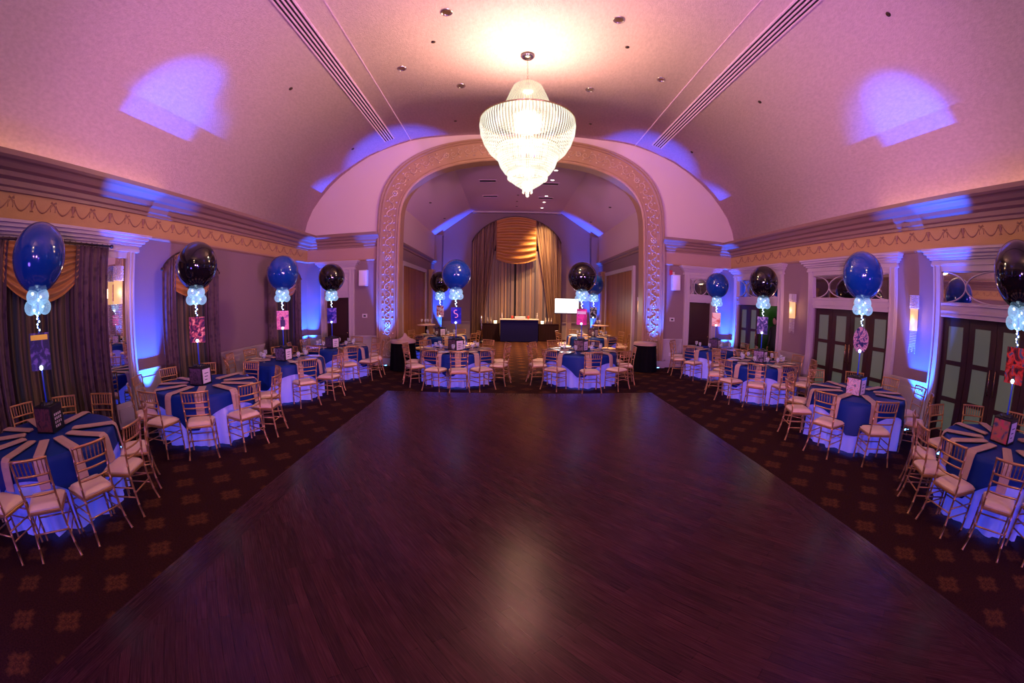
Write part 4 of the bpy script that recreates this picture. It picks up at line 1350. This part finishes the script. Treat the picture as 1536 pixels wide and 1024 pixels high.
TOP = 0.770
TR = 0.88
def make_table(c, rot, key, desc, bal):
    t = empty('round_table', (c[0], c[1], 0), rot, 'round banquet table under white and blue cloths, the ' + desc, 'table', 'round banquet tables')
    m_ = MB(); m_.lathe([(0, 0.735), (TR - 0.01, 0.735), (TR - 0.01, 0.765), (0, 0.765)], 40); m_.build('tabletop', M_dark_wood, t)
    for k in range(4):
        a = k * pi / 2 + 0.6
        m_ = MB(); m_.tube([(0.55 * cos(a), 0.55 * sin(a), 0.735), (0.60 * cos(a), 0.60 * sin(a), 0.0)], 0.016, 6); m_.build('leg', M_plastic, t)
    # white cloth to the floor
    sd = random.random() * 6
    m_ = MB()
    n_ = 120
    rows = [(0.0, 0.7665), (0.5, 0.7665), (TR - 0.02, 0.7665), (TR, 0.762), (TR + 0.006, 0.74)] + [(None, z_) for z_ in (0.66, 0.55, 0.42, 0.28, 0.14, 0.015)]
    V = []; F = []
    for (r_, z_) in rows:
        for k in range(n_):
            a = 2 * pi * k / n_
            if r_ is None:
                u = (0.74 - z_) / 0.725
                f = 0.80 * (1 - 2 * abs(sin(8 * a + sd)) ** 0.7) + 0.40 * sin(24 * a + 2 * sd) + 0.25 * sin(7 * a - sd) - 0.4
                rr = TR + 0.008 + u * 0.012 + 0.070 * u ** 0.5 * f
                V.append((rr * cos(a), rr * sin(a), z_))
            else:
                V.append((r_ * cos(a), r_ * sin(a), z_))
    for i in range(len(rows) - 1):
        for k in range(n_):
            F.append((i * n_ + k, i * n_ + (k + 1) % n_, (i + 1) * n_ + (k + 1) % n_, (i + 1) * n_ + k))
    m_.add(V, F, True)
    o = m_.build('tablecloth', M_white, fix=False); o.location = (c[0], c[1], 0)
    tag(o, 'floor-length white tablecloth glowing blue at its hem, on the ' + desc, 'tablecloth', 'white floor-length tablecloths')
    # blue square overlay
    m_ = MB()
    s_ = 1.06
    sd2 = random.random() * 6
    V = []; F = []
    vs = [0, 0.15, 0.35, 0.55, 0.75, 1.0]
    rows2 = [(0.0, 0), (0.5, 0), (TR - 0.02, 0), (TR + 0.006, 0)]
    for (r_, _) in rows2:
        for k in range(n_):
            a = 2 * pi * k / n_
            V.append((r_ * cos(a), r_ * sin(a), 0.7705 if r_ < TR else 0.765))
    for v in vs[1:]:
        for k in range(n_):
            a = 2 * pi * k / n_
            al = a + rot + sd2 * 0.3
            d_ = s_ / max(abs(cos(al)), abs(sin(al))) - TR
            d_ = min(d_, 0.48)
            z_ = 0.765 - d_ * v
            u = (0.765 - z_) / 0.6
            f = sin(11 * a + sd2) * 0.6 + 0.4 * sin(19 * a - sd2)
            rr = TR + 0.018 + u * 0.045 + 0.020 * u * f
            V.append((rr * cos(a), rr * sin(a), z_))
    nr = len(rows2) + len(vs) - 1
    for i in range(nr - 1):
        for k in range(n_):
            F.append((i * n_ + k, i * n_ + (k + 1) % n_, (i + 1) * n_ + (k + 1) % n_, (i + 1) * n_ + k))
    m_.add(V, F, True)
    o = m_.build('table_overlay', M_blue, fix=False); o.location = (c[0], c[1], 0)
    tag(o, 'royal blue square overlay cloth draped over the ' + desc, 'tablecloth', 'blue overlay cloths')
    # blue light puck under the cloth
    lamp('under_table_lamp', 'POINT', (c[0], c[1], 0.10), 85, (0.05, 0.10, 1.0), size=0.06)

BOXP = {}
_f = MB(); _f.ball((0, 0, 0), 0.012, n=8, m=6); _f = _f.build('fairy_light', M_led); FAIRY = _f.data
bpy.data.objects.remove(_f)
def centerpiece(c, tilt, bal, pos, desc, look, yaw):
    """poster box centrepiece with a 0.72 m balloon floating from it"""
    t = empty('balloon_centerpiece', (c[0], c[1], 0.771), yaw, ('%s balloon over lit clear balloons and %s, %s' % (bal, look, desc)), 'balloon centrepiece', 'balloon centrepieces')
    m_ = MB(); m_.box(-0.14, 0.14, -0.14, 0.14, 0, 0.29); b = m_.build('box', M_black, t, bevel=0.004)
    if c[0] < 0: b.rotation_euler = (0, 0, -0.38)
    # prints on two faces of the box, tissue on top
    m_ = MB(); m_.box(-0.125, 0.125, -0.1425, -0.1405, 0.02, 0.27); m_.build('picture', BOXP[pos][0], b)
    m_ = MB(); m_.box(0.1405, 0.1425, -0.11, 0.10, 0.03, 0.25); cd = m_.build('card', M_card if pos != 'T1' else M_black, b)
    m_ = MB()
    if pos == 'T1':
        for r_ in range(4):
            for q in range(4 if r_ != 3 else 3):
                z_ = 0.20 - r_ * 0.042; u = -0.065 + q * 0.042
                m_.box(0.1426, 0.1435, u, u + (0.026 if r_ != 2 else 0.020), z_ - 0.026, z_)
        m_.build('lettering', M_card, b)
    else:
        for r_ in range(3):
            z_ = 0.19 - r_ * 0.05
            m_ = MB(); m_.box(0.1426, 0.1435, -0.06, 0.05 - 0.02 * r_, z_ - 0.012, z_); m_.build('printed_line', M_ink, b)
    m_ = MB()
    for k in range(9):
        a = k * 0.7
        m_.ball((0.06 * cos(a), 0.06 * sin(a), 0.295), 0.045, 0.04, 0.03, 7, 5)
    m_.build('tissue', M_black, b)
    lean = tilt
    m_ = MB(); m_.tube([(0, 0, 0.29), (0, 0, 0.70)], 0.011, 8); m_.build('pole', M_acr, t)
    # poster with LED glow at its foot
    p = MB()
    if pos == 'R2': p.prism([(0.145 * cos(2 * pi * k / 32), 0.86 + 0.205 * sin(2 * pi * k / 32)) for k in range(32)], 'y', -0.004, 0.004)
    else: p.box(-0.14, 0.14, -0.004, 0.004, 0.66, 1.06)
    pt = p.build('poster', BOXP[pos][1], t)
    m_ = MB()
    if pos == 'T1':
        m_.box(-0.12, 0.12, -0.0062, -0.0045, 0.985, 1.04); m_.build('title_band', mat('yellow_print', (0.75, 0.40, 0.02), 0.5, emis=(0.8, 0.4, 0.02), es=0.25), pt)
    elif pos == 'C2':
        m_.box(-0.12, 0.12, -0.0062, -0.0045, 0.93, 1.0); m_.build('title_band', M_card, pt)
    elif pos == 'T3':
        m_.ball((0, -0.005, 0.90), 0.035, 0.003, 0.04, 10, 6)
        m_.box(-0.055, 0.055, -0.0075, -0.0045, 0.72, 0.87)
        m_.build('figure_print', M_ink, pt)
    elif pos == 'C1':
        pts = []
        for k in range(24):
            u = k / 23; a = R(60) + R(210) * min(1, u * 2)
            if u <= .5: pts.append((0.05 * cos(a), -0.006, 0.95 + 0.045 * sin(a)))
            else:
                a = R(90) - R(210) * (u - .5) * 2
                pts.append((0.05 * cos(a), -0.006, 0.86 + 0.045 * sin(a)))
        m_.tube(pts, 0.011, 6); m_.build('emblem', mat('pink_print', (0.8, 0.25, 0.5), 0.5, emis=(0.8, 0.3, 0.6), es=0.4), pt)
    m_ = MB(); m_.ball((0, -0.02, 0.69), 0.026, n=10, m=8); m_.build('led', M_led, pt)
    # ribbon with fairy lights, small clear balloons and the big balloon
    m_ = MB(); m_.tube([(0.01 * sin(k * 1.9), 0.01 * cos(k * 1.9), 1.06 + k * 0.45 / 12) for k in range(13)], 0.007, 6); rb = m_.build('ribbon', M_rib, t)
    for k in range(14):
        if k < 7: q_ = (0.016 * cos(k * 2.2), 0.016 * sin(k * 2.2) - 0.01, 1.09 + k * 0.03)
        elif k < 13: q_ = (0.07 * cos(k * 2.4), 0.07 * sin(k * 2.4), 1.30 + (k - 7) * 0.035)
        else: q_ = (0, -0.03, 1.52)
        fl = bpy.data.objects.new('fairy_light', FAIRY)
        COL.objects.link(fl); fl.parent = rb; fl.location = q_
        if k >= 7: fl.scale = (1.5, 1.5, 1.5)
    for k in range(8):
        a = 2 * pi * (k % 4) / 4 + (pi / 4 if k >= 4 else 0) + 0.3
        z_ = 1.33 if k < 4 else 1.44
        m_ = MB(); m_.ball((0.098 * cos(a), 0.098 * sin(a), z_), 0.085, n=12, m=8); m_.build('mini_balloon', M_bal_c, t)
    m_ = MB()
    rr = 0.36
    prof = []
    for i in range(19):
        th = pi * i / 18
        r_ = rr * sin(th); z_ = -rr * cos(th) * (1.03 if th > pi / 2 else 1.10)
        if th < pi / 2: r_ *= 1 - 0.05 * (cos(th)) ** 2
        prof.append((max(r_, 0.0005), z_))
    prof = [(0.02, -rr * 1.10 - 0.035), (0.008, -rr * 1.10 - 0.01)] + prof[1:]
    m_.lathe(prof, 32, M=Matrix.Translation((0, 0, 1.87)))
    m_.build('balloon', M_bal_b if bal == 'blue' else M_bal_k, t)
    lamp('led_lamp', 'POINT', (c[0] + 0.12 * sin(yaw), c[1] - 0.12 * cos(yaw), 0.771 + 1.25), 0.6, (0.6, 0.85, 1.0), size=0.05)
    return t

def pm(name, stops, sc=6, sd=0, es=0.35): return poster_mat(name, stops, sc, sd, es)
BOXP = {
    'T1': (pm('print_a', [(0.02, 0.01, 0.02), (0.15, 0.04, 0.05), (0.05, 0.02, 0.04)], 9, 1, 0.05), pm('poster_a', [(0.004, 0.003, 0.015), (0.008, 0.006, 0.03), (0.14, 0.07, 0.25)], 9, 2, 0.25)),
    'T2': (pm('print_b', [(0.02, 0.01, 0.03), (0.12, 0.06, 0.12), (0.04, 0.02, 0.05)], 12, 3, 0.05), pm('poster_b', [(0.012, 0.002, 0.01), (0.06, 0.006, 0.03), (0.45, 0.06, 0.06), (0.9, 0.4, 0.25)], 11, 4, 0.35)),
    'T3': (pm('print_c', [(0.03, 0.02, 0.05), (0.15, 0.1, 0.18), (0.02, 0.01, 0.02)], 12, 5, 0.05), pm('poster_c', [(0.55, 0.08, 0.25), (0.8, 0.25, 0.4), (0.35, 0.05, 0.3)], 9, 6, 0.5)),
    'T4': (pm('print_d', [(0.02, 0.01, 0.04), (0.1, 0.05, 0.12), (0.03, 0.02, 0.05)], 12, 7, 0.05), pm('poster_d', [(0.008, 0.008, 0.14), (0.02, 0.015, 0.28), (0.25, 0.12, 0.5)], 7, 8, 0.5)),
    'C1': (pm('print_e', [(0.02, 0.01, 0.03), (0.15, 0.08, 0.12), (0.05, 0.02, 0.04)], 12, 9, 0.05), pm('poster_e', [(0.01, 0.01, 0.28), (0.02, 0.02, 0.40), (0.05, 0.03, 0.5)], 5, 10, 0.55)),
    'C2': (pm('print_f', [(0.02, 0.01, 0.03), (0.2, 0.12, 0.15), (0.05, 0.02, 0.04)], 12, 11, 0.05), pm('poster_f', [(0.35, 0.02, 0.15), (0.7, 0.05, 0.3), (0.25, 0.03, 0.2)], 5, 12, 0.5)),
    'R4': (pm('print_g', [(0.02, 0.01, 0.04), (0.1, 0.05, 0.12), (0.03, 0.02, 0.05)], 12, 13, 0.05), pm('poster_g', [(0.75, 0.45, 0.5), (0.8, 0.5, 0.5), (0.6, 0.12, 0.12)], 5, 14, 0.6)),
    'R3': (pm('print_h', [(0.02, 0.01, 0.04), (0.3, 0.2, 0.35), (0.03, 0.02, 0.05)], 12, 15, 0.05), pm('poster_h', [(0.01, 0.01, 0.06), (0.06, 0.04, 0.2), (0.4, 0.28, 0.5)], 10, 16, 0.45)),
    'R2': (pm('print_i', [(0.6, 0.15, 0.03), (0.35, 0.3, 0.5), (0.7, 0.4, 0.5), (0.1, 0.1, 0.2)], 9, 17, 0.12), pm('poster_i', [(0.006, 0.006, 0.06), (0.03, 0.02, 0.12), (0.5, 0.22, 0.28), (0.02, 0.02, 0.12)], 12, 18, 0.4)),
    'R1': (pm('print_j', [(0.6, 0.05, 0.15), (0.4, 0.12, 0.1), (0.02, 0.05, 0.2)], 7, 19, 0.08), pm('poster_j', [(0.006, 0.006, 0.02), (0.12, 0.008, 0.012), (0.6, 0.03, 0.02), (0.03, 0.06, 0.14)], 9, 20, 0.4)),
    'B1': (pm('print_k', [(0.02, 0.01, 0.04), (0.2, 0.1, 0.12), (0.03, 0.02, 0.05)], 12, 21, 0.05), pm('poster_k', [(0.02, 0.02, 0.05), (0.5, 0.12, 0.12), (0.5, 0.5, 0.6)], 8, 22, 0.3)),
    'B2': (pm('print_l', [(0.02, 0.01, 0.04), (0.2, 0.1, 0.12), (0.03, 0.02, 0.05)], 12, 23, 0.05), pm('poster_l', [(0.01, 0.01, 0.02), (0.03, 0.03, 0.05), (0.5, 0.45, 0.55)], 12, 24, 0.3)),
}

TABLES = {
 # key: centre, cloth rotation, balloon, short description, look of the poster, centrepiece offset, chairs, plates?
 'T1': ((-4.87, 1.90), 0.55, 'blue', 'blue balloon table by the mirror', 'yellow-titled poster', [-62, -33, -5, 24, 54, 114, 144, 174, -156, -126, -94], False),
 'T2': ((-4.80, 4.87), 0.10, 'black', 'black balloon table by arched curtain', 'pink-red poster', [-88, -53, -17, 14, 48, 90, 132, 168, -156, -122], False),
 'T3': ((-4.85, 7.55), 0.75, 'blue', 'blue balloon table along curtain wall', 'magenta figure poster', [-37, -1, 38, 88, 128, 162, -164, -133], True),
 'T4': ((-4.65, 9.95), 0.15, 'black', 'black balloon table by carved door', 'blue-violet poster', [-50, -15, 20, 52, 86, 125, 160, -160, -122], True),
 'C1': ((-1.25, 9.67), 0.40, 'blue', 'blue balloon table before the arch', 'blue emblem poster', [-147, -109, -81, -53, -17, 18, 58, 98, 138, 176], True),
 'C2': ((1.85, 9.68), 0.20, 'black', 'black balloon table before the arch', 'magenta poster', [-170, -132, -89, -50, -12, 25, 65, 115, 153], True),
 'R4': ((6.05, 10.42), 0.60, 'blue', 'blue balloon table by fire alarm', 'pale pink poster', [-150, -112, -66, -30, 10, 135, 172], True),
 'R3': ((5.85, 7.65), 0.35, 'black', 'black balloon table by open door', 'violet poster', [-164, -131, -99, -65, -28, 8, 44, 80, 116, 152], True),
 'R2': ((5.68, 4.45), 0.30, 'blue', 'blue balloon table by glazed doors', 'oval crowd poster', [156, -163, -122, -60, -28, 8, 44, 82, 120], False),
 'R1': ((5.49, 1.50), 0.20, 'black', 'black balloon table by glazed doors', 'red poster', [118, 145, 170, -158, -126, -95, -60, -25, 10, 45, 80], False),
 'B1': ((-2.30, 13.55), 0.20, 'black', 'black balloon table beyond the arch', 'red-grey poster', [-160, -115, -70, -25, 20, 65, 110, 155], True),
 'B2': ((3.05, 13.95), 0.50, 'blue', 'blue balloon table beyond the arch', 'monochrome poster', [-160, -115, -70, -25, 20, 65, 110, 155], True),
}
CP_POS = {'T1': (-4.97, 1.99), 'T2': (-4.86, 4.83), 'T3': (-4.80, 7.48), 'T4': (-4.66, 9.75), 'C1': (-1.26, 9.60), 'C2': (1.86, 9.75), 'R4': (6.15, 10.5), 'R3': (5.90, 7.80), 'R2': (5.46, 4.34), 'R1': (5.50, 1.56), 'B1': (-2.33, 13.5), 'B2': (3.08, 13.9)}
for key, (c, rot, bal, desc, look, chairs, plates) in TABLES.items():
    make_table(c, rot, key, desc, bal)
    p = CP_POS[key]
    yaw = math.atan2(-p[0], p[1]) + (0.0 if key not in ('T2', 'T1', 'T3') else 0.15)
    if key in ('T1', 'T2', 'T3', 'T4', 'C1', 'C2', 'B1', 'B2'): yaw -= 0.45
    else: yaw -= 0.35
    centerpiece(p, 0, bal, key, desc, look, yaw)
    for a in chairs:
        r_ = 1.10 + random.uniform(-0.012, 0.03)
        aa = R(a)
        pos = (c[0] + r_ * cos(aa), c[1] + r_ * sin(aa), 0)
        rz = aa + pi / 2 + R(random.uniform(-4, 4))
        place(CHAIR, pos, rz, 'gold chair at %s (arch at twelve), %s' % (clock(a), desc), 'chair', 'gold chairs around the banquet tables')
        ra = aa
        place(NAPKIN, (c[0], c[1], 0.772), ra - pi / 2, 'blush napkin at %s (arch at twelve), %s' % (clock(a), desc), 'napkin', 'blush napkins on the banquet tables')
        if plates:
            q = ra
            place(PLATE, (c[0] + 0.70 * cos(q), c[1] + 0.70 * sin(q), 0.792), 0, 'ivory plate at %s (arch at twelve), %s' % (clock(a), desc), 'plate', 'ivory plates on the banquet tables')
            q = ra + 0.30
            place(GLASS, (c[0] + 0.52 * cos(q), c[1] + 0.52 * sin(q), 0.7715), 0, 'wine glass by %s (arch at twelve), %s' % (clock(a), desc), 'glass', 'stemmed glasses on the banquet tables')
        elif False:
            q = ra + 0.28
            place(GLASS, (c[0] + 0.58 * cos(q), c[1] + 0.58 * sin(q), 0.7715), 0, 'wine glass by %s (arch at twelve), %s' % (clock(a), desc), 'glass', 'stemmed glasses on the banquet tables')

# ================================================================== skirted tables at the arch feet
def skirted_table(x, y, r, h, lab, top_m):
    t = empty('skirted_table', (x, y, 0), 0, lab, 'side table', 'skirted side tables')
    m_ = MB()
    m_.lathe([(0, h), (r, h), (r + 0.012, h - 0.01), (r + 0.015, h - 0.08)], 48)
    m_.build('tabletop', top_m, t)
    m_ = MB()
    m_.lathe([(r - 0.01, h - 0.03), (r, h - 0.1), (r + 0.02, h * 0.5), (r + 0.05, 0.01)], 72, wob=lambda a, z: 0.03 * sin(14 * a) * (1 - z / h))
    m_.build('skirt', M_black_cloth, t, fix=False)
    return t
skirted_table(-3.02, 11.1, 0.36, 0.87, 'round side table with plum black skirt at the arch foot under heaped napkins', M_nap)
o = MB()
o.lathe([(0.0, 0.20), (0.03, 0.18), (0.07, 0.10), (0.16, 0.04), (0.25, 0.01), (0.26, 0.0), (0, 0)], 40, wob=lambda a, z: 0.10 * sin(5 * a) + 0.05 * sin(11 * a))
o = o.build('heaped_napkin', M_nap, loc=(-2.95, 11.08, 0.871)); tag(o, 'pale cloth heaped into a peak on the side table at the arch foot', 'cloth')
skirted_table(4.12, 11.22, 0.34, 0.86, 'round side table with black skirt at the arch foot beside the blue uplight', M_nap)

# high tables beyond the arch
def high_table(x, y, lab, glasses):
    t = empty('high_table', (x, y, 0), 0, lab, 'high table', 'high tables beyond the arch')
    m_ = MB(); m_.lathe([(0, 1.05), (0.36, 1.05), (0.36, 1.09), (0, 1.09)], 36); m_.build('tabletop', M_nap, t)
    m_ = MB(); m_.tube([(0, 0, 0.03), (0, 0, 1.05)], 0.04, 10); m_.build('pole', M_black_cloth, t)
    m_ = MB(); m_.lathe([(0, 0.0), (0.27, 0.0), (0.27, 0.02), (0.05, 0.05), (0, 0.05)], 28); m_.build('base', M_plastic, t)
    for k in range(glasses):
        place(GLASS, (x - 0.15 + 0.12 * k, y - 0.08 + 0.07 * (k % 2), 1.092), 0, 'stemmed glass on the high table, %s' % ['by its edge nearest the pilaster', 'second along', 'third along', 'at the aisle edge'][k % 4] + (' curtain side' if x < 0 else ' door side'), 'glass', 'stemmed glasses on the high tables')
high_table(-3.12, 14.9, 'small round high table with glasses before the folding wall, curtain side', 4)
high_table(3.75, 15.6, 'small round high table before the folding wall, glazed-door side', 2)

# ================================================================== bar with navy front and dark buffets
t = empty('party_bar', (0.58, 19.4, 0), 0, 'navy-fronted bar with a glowing white top before the far curtains', 'bar')
m_ = MB(); m_.box(-0.92, 0.92, -0.3, 0.3, 0.02, 1.08); m_.build('body', M_navy, t, bevel=0.01)
m_ = MB(); m_.box(-0.95, 0.95, -0.34, 0.34, 1.08, 1.12); m_.build('countertop', mat('bar_top_white', (0.8, 0.7, 0.62), 0.3), t)
for k, (x0, x1, lab) in enumerate(((-1.35, -0.40, 'dark-skirted buffet table beside the bar, silver-stand side'), (1.56, 2.55, 'dark-skirted buffet table beside the bar, TV side'))):
    cx_ = (x0 + x1) / 2; h_ = (x1 - x0) / 2
    t = empty('buffet_table', (cx_, 19.75, 0), 0, lab, 'buffet table', 'dark buffet tables beside the bar')
    m_ = MB()
    def skf(u, v):
        per = [(-h_, -0.3), (h_, -0.3), (h_, 0.3), (-h_, 0.3), (-h_, -0.3)]
        s_ = u * 4; i = min(3, int(s_)); f = s_ - i
        x_ = per[i][0] + (per[i + 1][0] - per[i][0]) * f; y_ = per[i][1] + (per[i + 1][1] - per[i][1]) * f
        k_ = 1 + 0.03 * sin(u * 2 * pi * 30) * v
        return (x_ * k_, y_ * k_, 0.85 - 0.84 * v)
    m_.grid(skf, 160, 6); m_.build('skirt', M_plum, t, fix=False)
    m_ = MB(); m_.box(-h_ - 0.01, h_ + 0.01, -0.31, 0.31, 0.85, 0.875); m_.build('tabletop', M_plum, t)
def vessel(name, x, y, z, prof, m, lab, cat, grp=None):
    m_ = MB(); m_.lathe(prof, 18); o = m_.build(name, m, loc=(x, y, z)); return tag(o, lab, cat, grp)
BOT = [(0, 0), (0.035, 0), (0.036, 0.15), (0.03, 0.19), (0.012, 0.23), (0.012, 0.30), (0, 0.30)]
CAN = [(0, 0), (0.04, 0), (0.04, 0.11), (0, 0.11)]
M_clearb = mat('pale_bottle', (0.55, 0.48, 0.42), 0.2); M_candle = glow('candle_glow', (1.0, 0.75, 0.45), 3.0)
for k, (x, lab) in enumerate(((-0.98, 'pale bottle on the buffet beside the silver stand'), (-0.82, 'pale bottle on the buffet midway to the bar'), (1.92, 'pale bottle on the buffet by the bar end'), (2.06, 'pale bottle on the buffet, middle of three'), (2.2, 'pale bottle on the buffet toward the TV'))):
    vessel('bottle', x, 19.62, 0.876, BOT, M_clearb, lab, 'bottle', 'bottles on the buffets')
vessel('candle_jar', -0.60, 19.6, 0.876, [(0, 0), (0.07, 0), (0.08, 0.14), (0, 0.14)], M_candle, 'glowing candle jar on the buffet touching the bar, silver-stand side', 'candle', 'glowing candle jars')
vessel('candle_jar', 1.74, 19.6, 0.876, [(0, 0), (0.07, 0), (0.08, 0.14), (0, 0.14)], M_candle, 'glowing candle jar on the buffet touching the bar, TV side', 'candle', 'glowing candle jars')
o = MB(); o.box(-0.26, 0.26, -0.14, 0.14, 0, 0.12); tag(o.build('white_tray_box', M_card, loc=(0.62, 19.38, 1.121), bevel=0.01), 'long pale box on the middle of the bar top', 'box')
vessel('red_cup', 0.24, 19.3, 1.121, [(0, 0), (0.045, 0), (0.06, 0.15), (0, 0.15)], M_red, 'red cup on the bar beside the pale box, silver-stand side', 'cup', 'red cups on the bar')
vessel('red_cup', 1.02, 19.3, 1.121, [(0, 0), (0.045, 0), (0.06, 0.15), (0, 0.15)], M_red, 'red cup on the bar beside the pale box, TV side', 'cup', 'red cups on the bar')
vessel('bottle', -0.27, 19.35, 1.121, BOT, M_offwhite, 'short white bottle at the bar end, silver-stand side', 'bottle', 'bottles on the bar')
vessel('bottle', 1.46, 19.35, 1.121, BOT, M_offwhite, 'short white bottle at the bar end, TV side', 'bottle', 'bottles on the bar')

# TV on a stand
t = empty('television_on_stand', (2.72, 18.0, 0), 0, 'flat television showing a blank white screen on a pale column stand', 'television')
m_ = MB(); m_.box(-0.57, 0.57, -0.03, 0.03, 1.44, 2.16); m_.build('bezel', M_plastic, t, bevel=0.005)
m_ = MB(); m_.box(-0.55, 0.55, -0.034, -0.030, 1.49, 2.14); m_.build('screen', M_screen, t)
m_ = MB(); m_.box(0.02, 0.24, 0.04, 0.20, 0.06, 1.6); m_.build('column', M_nap, t, bevel=0.01)
m_ = MB(); m_.box(-0.3, 0.5, -0.2, 0.35, 0, 0.06); m_.build('base', M_plastic, t, bevel=0.01)
lamp('screen_light', 'AREA', (2.72, 17.94, 1.82), 10, (0.9, 0.97, 1.0), (2.72, 10, 1.82), size=1.0, sy=0.6)
# slim silver stand
t = empty('light_tube_stand', (-1.20, 18.6, 0), 0, 'slim silver upright tube on a black foot before the far curtains', 'stand')
m_ = MB(); m_.tube([(0.0, 0, 0.1), (-0.04, 0, 1.30)], 0.03, 10); m_.build('tube', M_chrome, t)
m_ = MB(); m_.lathe([(0, 0), (0.14, 0), (0.12, 0.05), (0.05, 0.12), (0, 0.12)], 20); m_.build('base', M_plastic, t)

# ================================================================== person in the open doorway
def person(loc, rz):
    t = empty('person', loc, rz, 'person in black standing in the open green corridor doorway behind the black balloon', 'person')
    V = [(0, 0, 0.95), (0, 0, 1.12), (0, 0, 1.32), (0, 0, 1.47), (0, 0, 1.56),            # 0-4 spine
         (0.10, 0, 0.90), (0.115, 0.01, 0.50), (0.12, -0.02, 0.10), (0.125, 0.10, 0.04),  # 5-8 leg
         (-0.10, 0, 0.90), (-0.11, 0.05, 0.50), (-0.12, -0.01, 0.10), (-0.125, 0.11, 0.04),
         (0.19, 0, 1.43), (0.235, -0.02, 1.15), (0.225, 0.06, 0.90),                      # 13-15 arm
         (-0.19, 0, 1.43), (-0.235, -0.02, 1.15), (-0.225, 0.06, 0.90)]
    E_ = [(0, 1), (1, 2), (2, 3), (3, 4), (0, 5), (5, 6), (6, 7), (7, 8), (0, 9), (9, 10), (10, 11), (11, 12), (3, 13), (13, 14), (14, 15), (3, 16), (16, 17), (17, 18)]
    rad = [(.15, .11), (.135, .10), (.16, .11), (.10, .08), (.055, .055), (.095, .095), (.065, .065), (.045, .05), (.04, .035), (.095, .095), (.065, .065), (.045, .05), (.04, .035),
           (.065, .06), (.048, .048), (.035, .035), (.065, .06), (.048, .048), (.035, .035)]
    me = bpy.data.meshes.new('body'); me.from_pydata([tuple(v) for v in V], E_, [])
    o = bpy.data.objects.new('body', me); COL.objects.link(o); o.parent = t
    md = o.modifiers.new('skin', 'SKIN')
    for i, sv in enumerate(me.skin_vertices[0].data):
        sv.radius = rad[i]; sv.use_root = (i == 0)
    o.modifiers.new('sub', 'SUBSURF').levels = 2; o.modifiers['sub'].render_levels = 2
    me.materials.append(M_suit)
    m_ = MB(); m_.ball((0, 0.015, 1.68), 0.075, 0.095, 0.115, 16, 12); m_.ball((0, 0.112, 1.67), 0.013, 0.02, 0.02, 8, 6)
    m_.ball((0.076, 0.01, 1.67), 0.012, 0.02, 0.03, 8, 6); m_.ball((-0.076, 0.01, 1.67), 0.012, 0.02, 0.03, 8, 6)
    m_.tube([(-0.022, 0.104, 1.632), (0, 0.110, 1.630), (0.022, 0.104, 1.632)], 0.005, 6)
    for q in (-1, 1): m_.ball((q * 0.03, 0.098, 1.70), 0.011, 0.008, 0.007, 8, 6)
    h = m_.build('head', M_skin, t)
    m_ = MB(); m_.ball((0, -0.005, 1.715), 0.082, 0.098, 0.095, 16, 10); m_.build('hair', M_suit, t)
    for q in (-1, 1):
        m_ = MB(); x_ = q * 0.225
        m_.ball((x_, 0.075, 0.845), 0.018, 0.036, 0.045, 10, 8)
        for f in range(4):
            ln = (0.062, 0.072, 0.068, 0.052)[f]
            y0 = 0.048 + f * 0.018
            m_.tube([(x_, y0, 0.815), (x_ - q * 0.004, y0 + 0.002, 0.815 - ln * 0.5), (x_ - q * 0.014, y0 + 0.002, 0.815 - ln)], [0.0095, 0.009, 0.007], 6)
        m_.tube([(x_ - q * 0.006, 0.105, 0.865), (x_ - q * 0.014, 0.125, 0.83), (x_ - q * 0.016, 0.128, 0.80)], [0.011, 0.010, 0.008], 6)
        m_.build('hand', M_skin, t)
    return t
person((8.05, 9.95, 0), R(100))
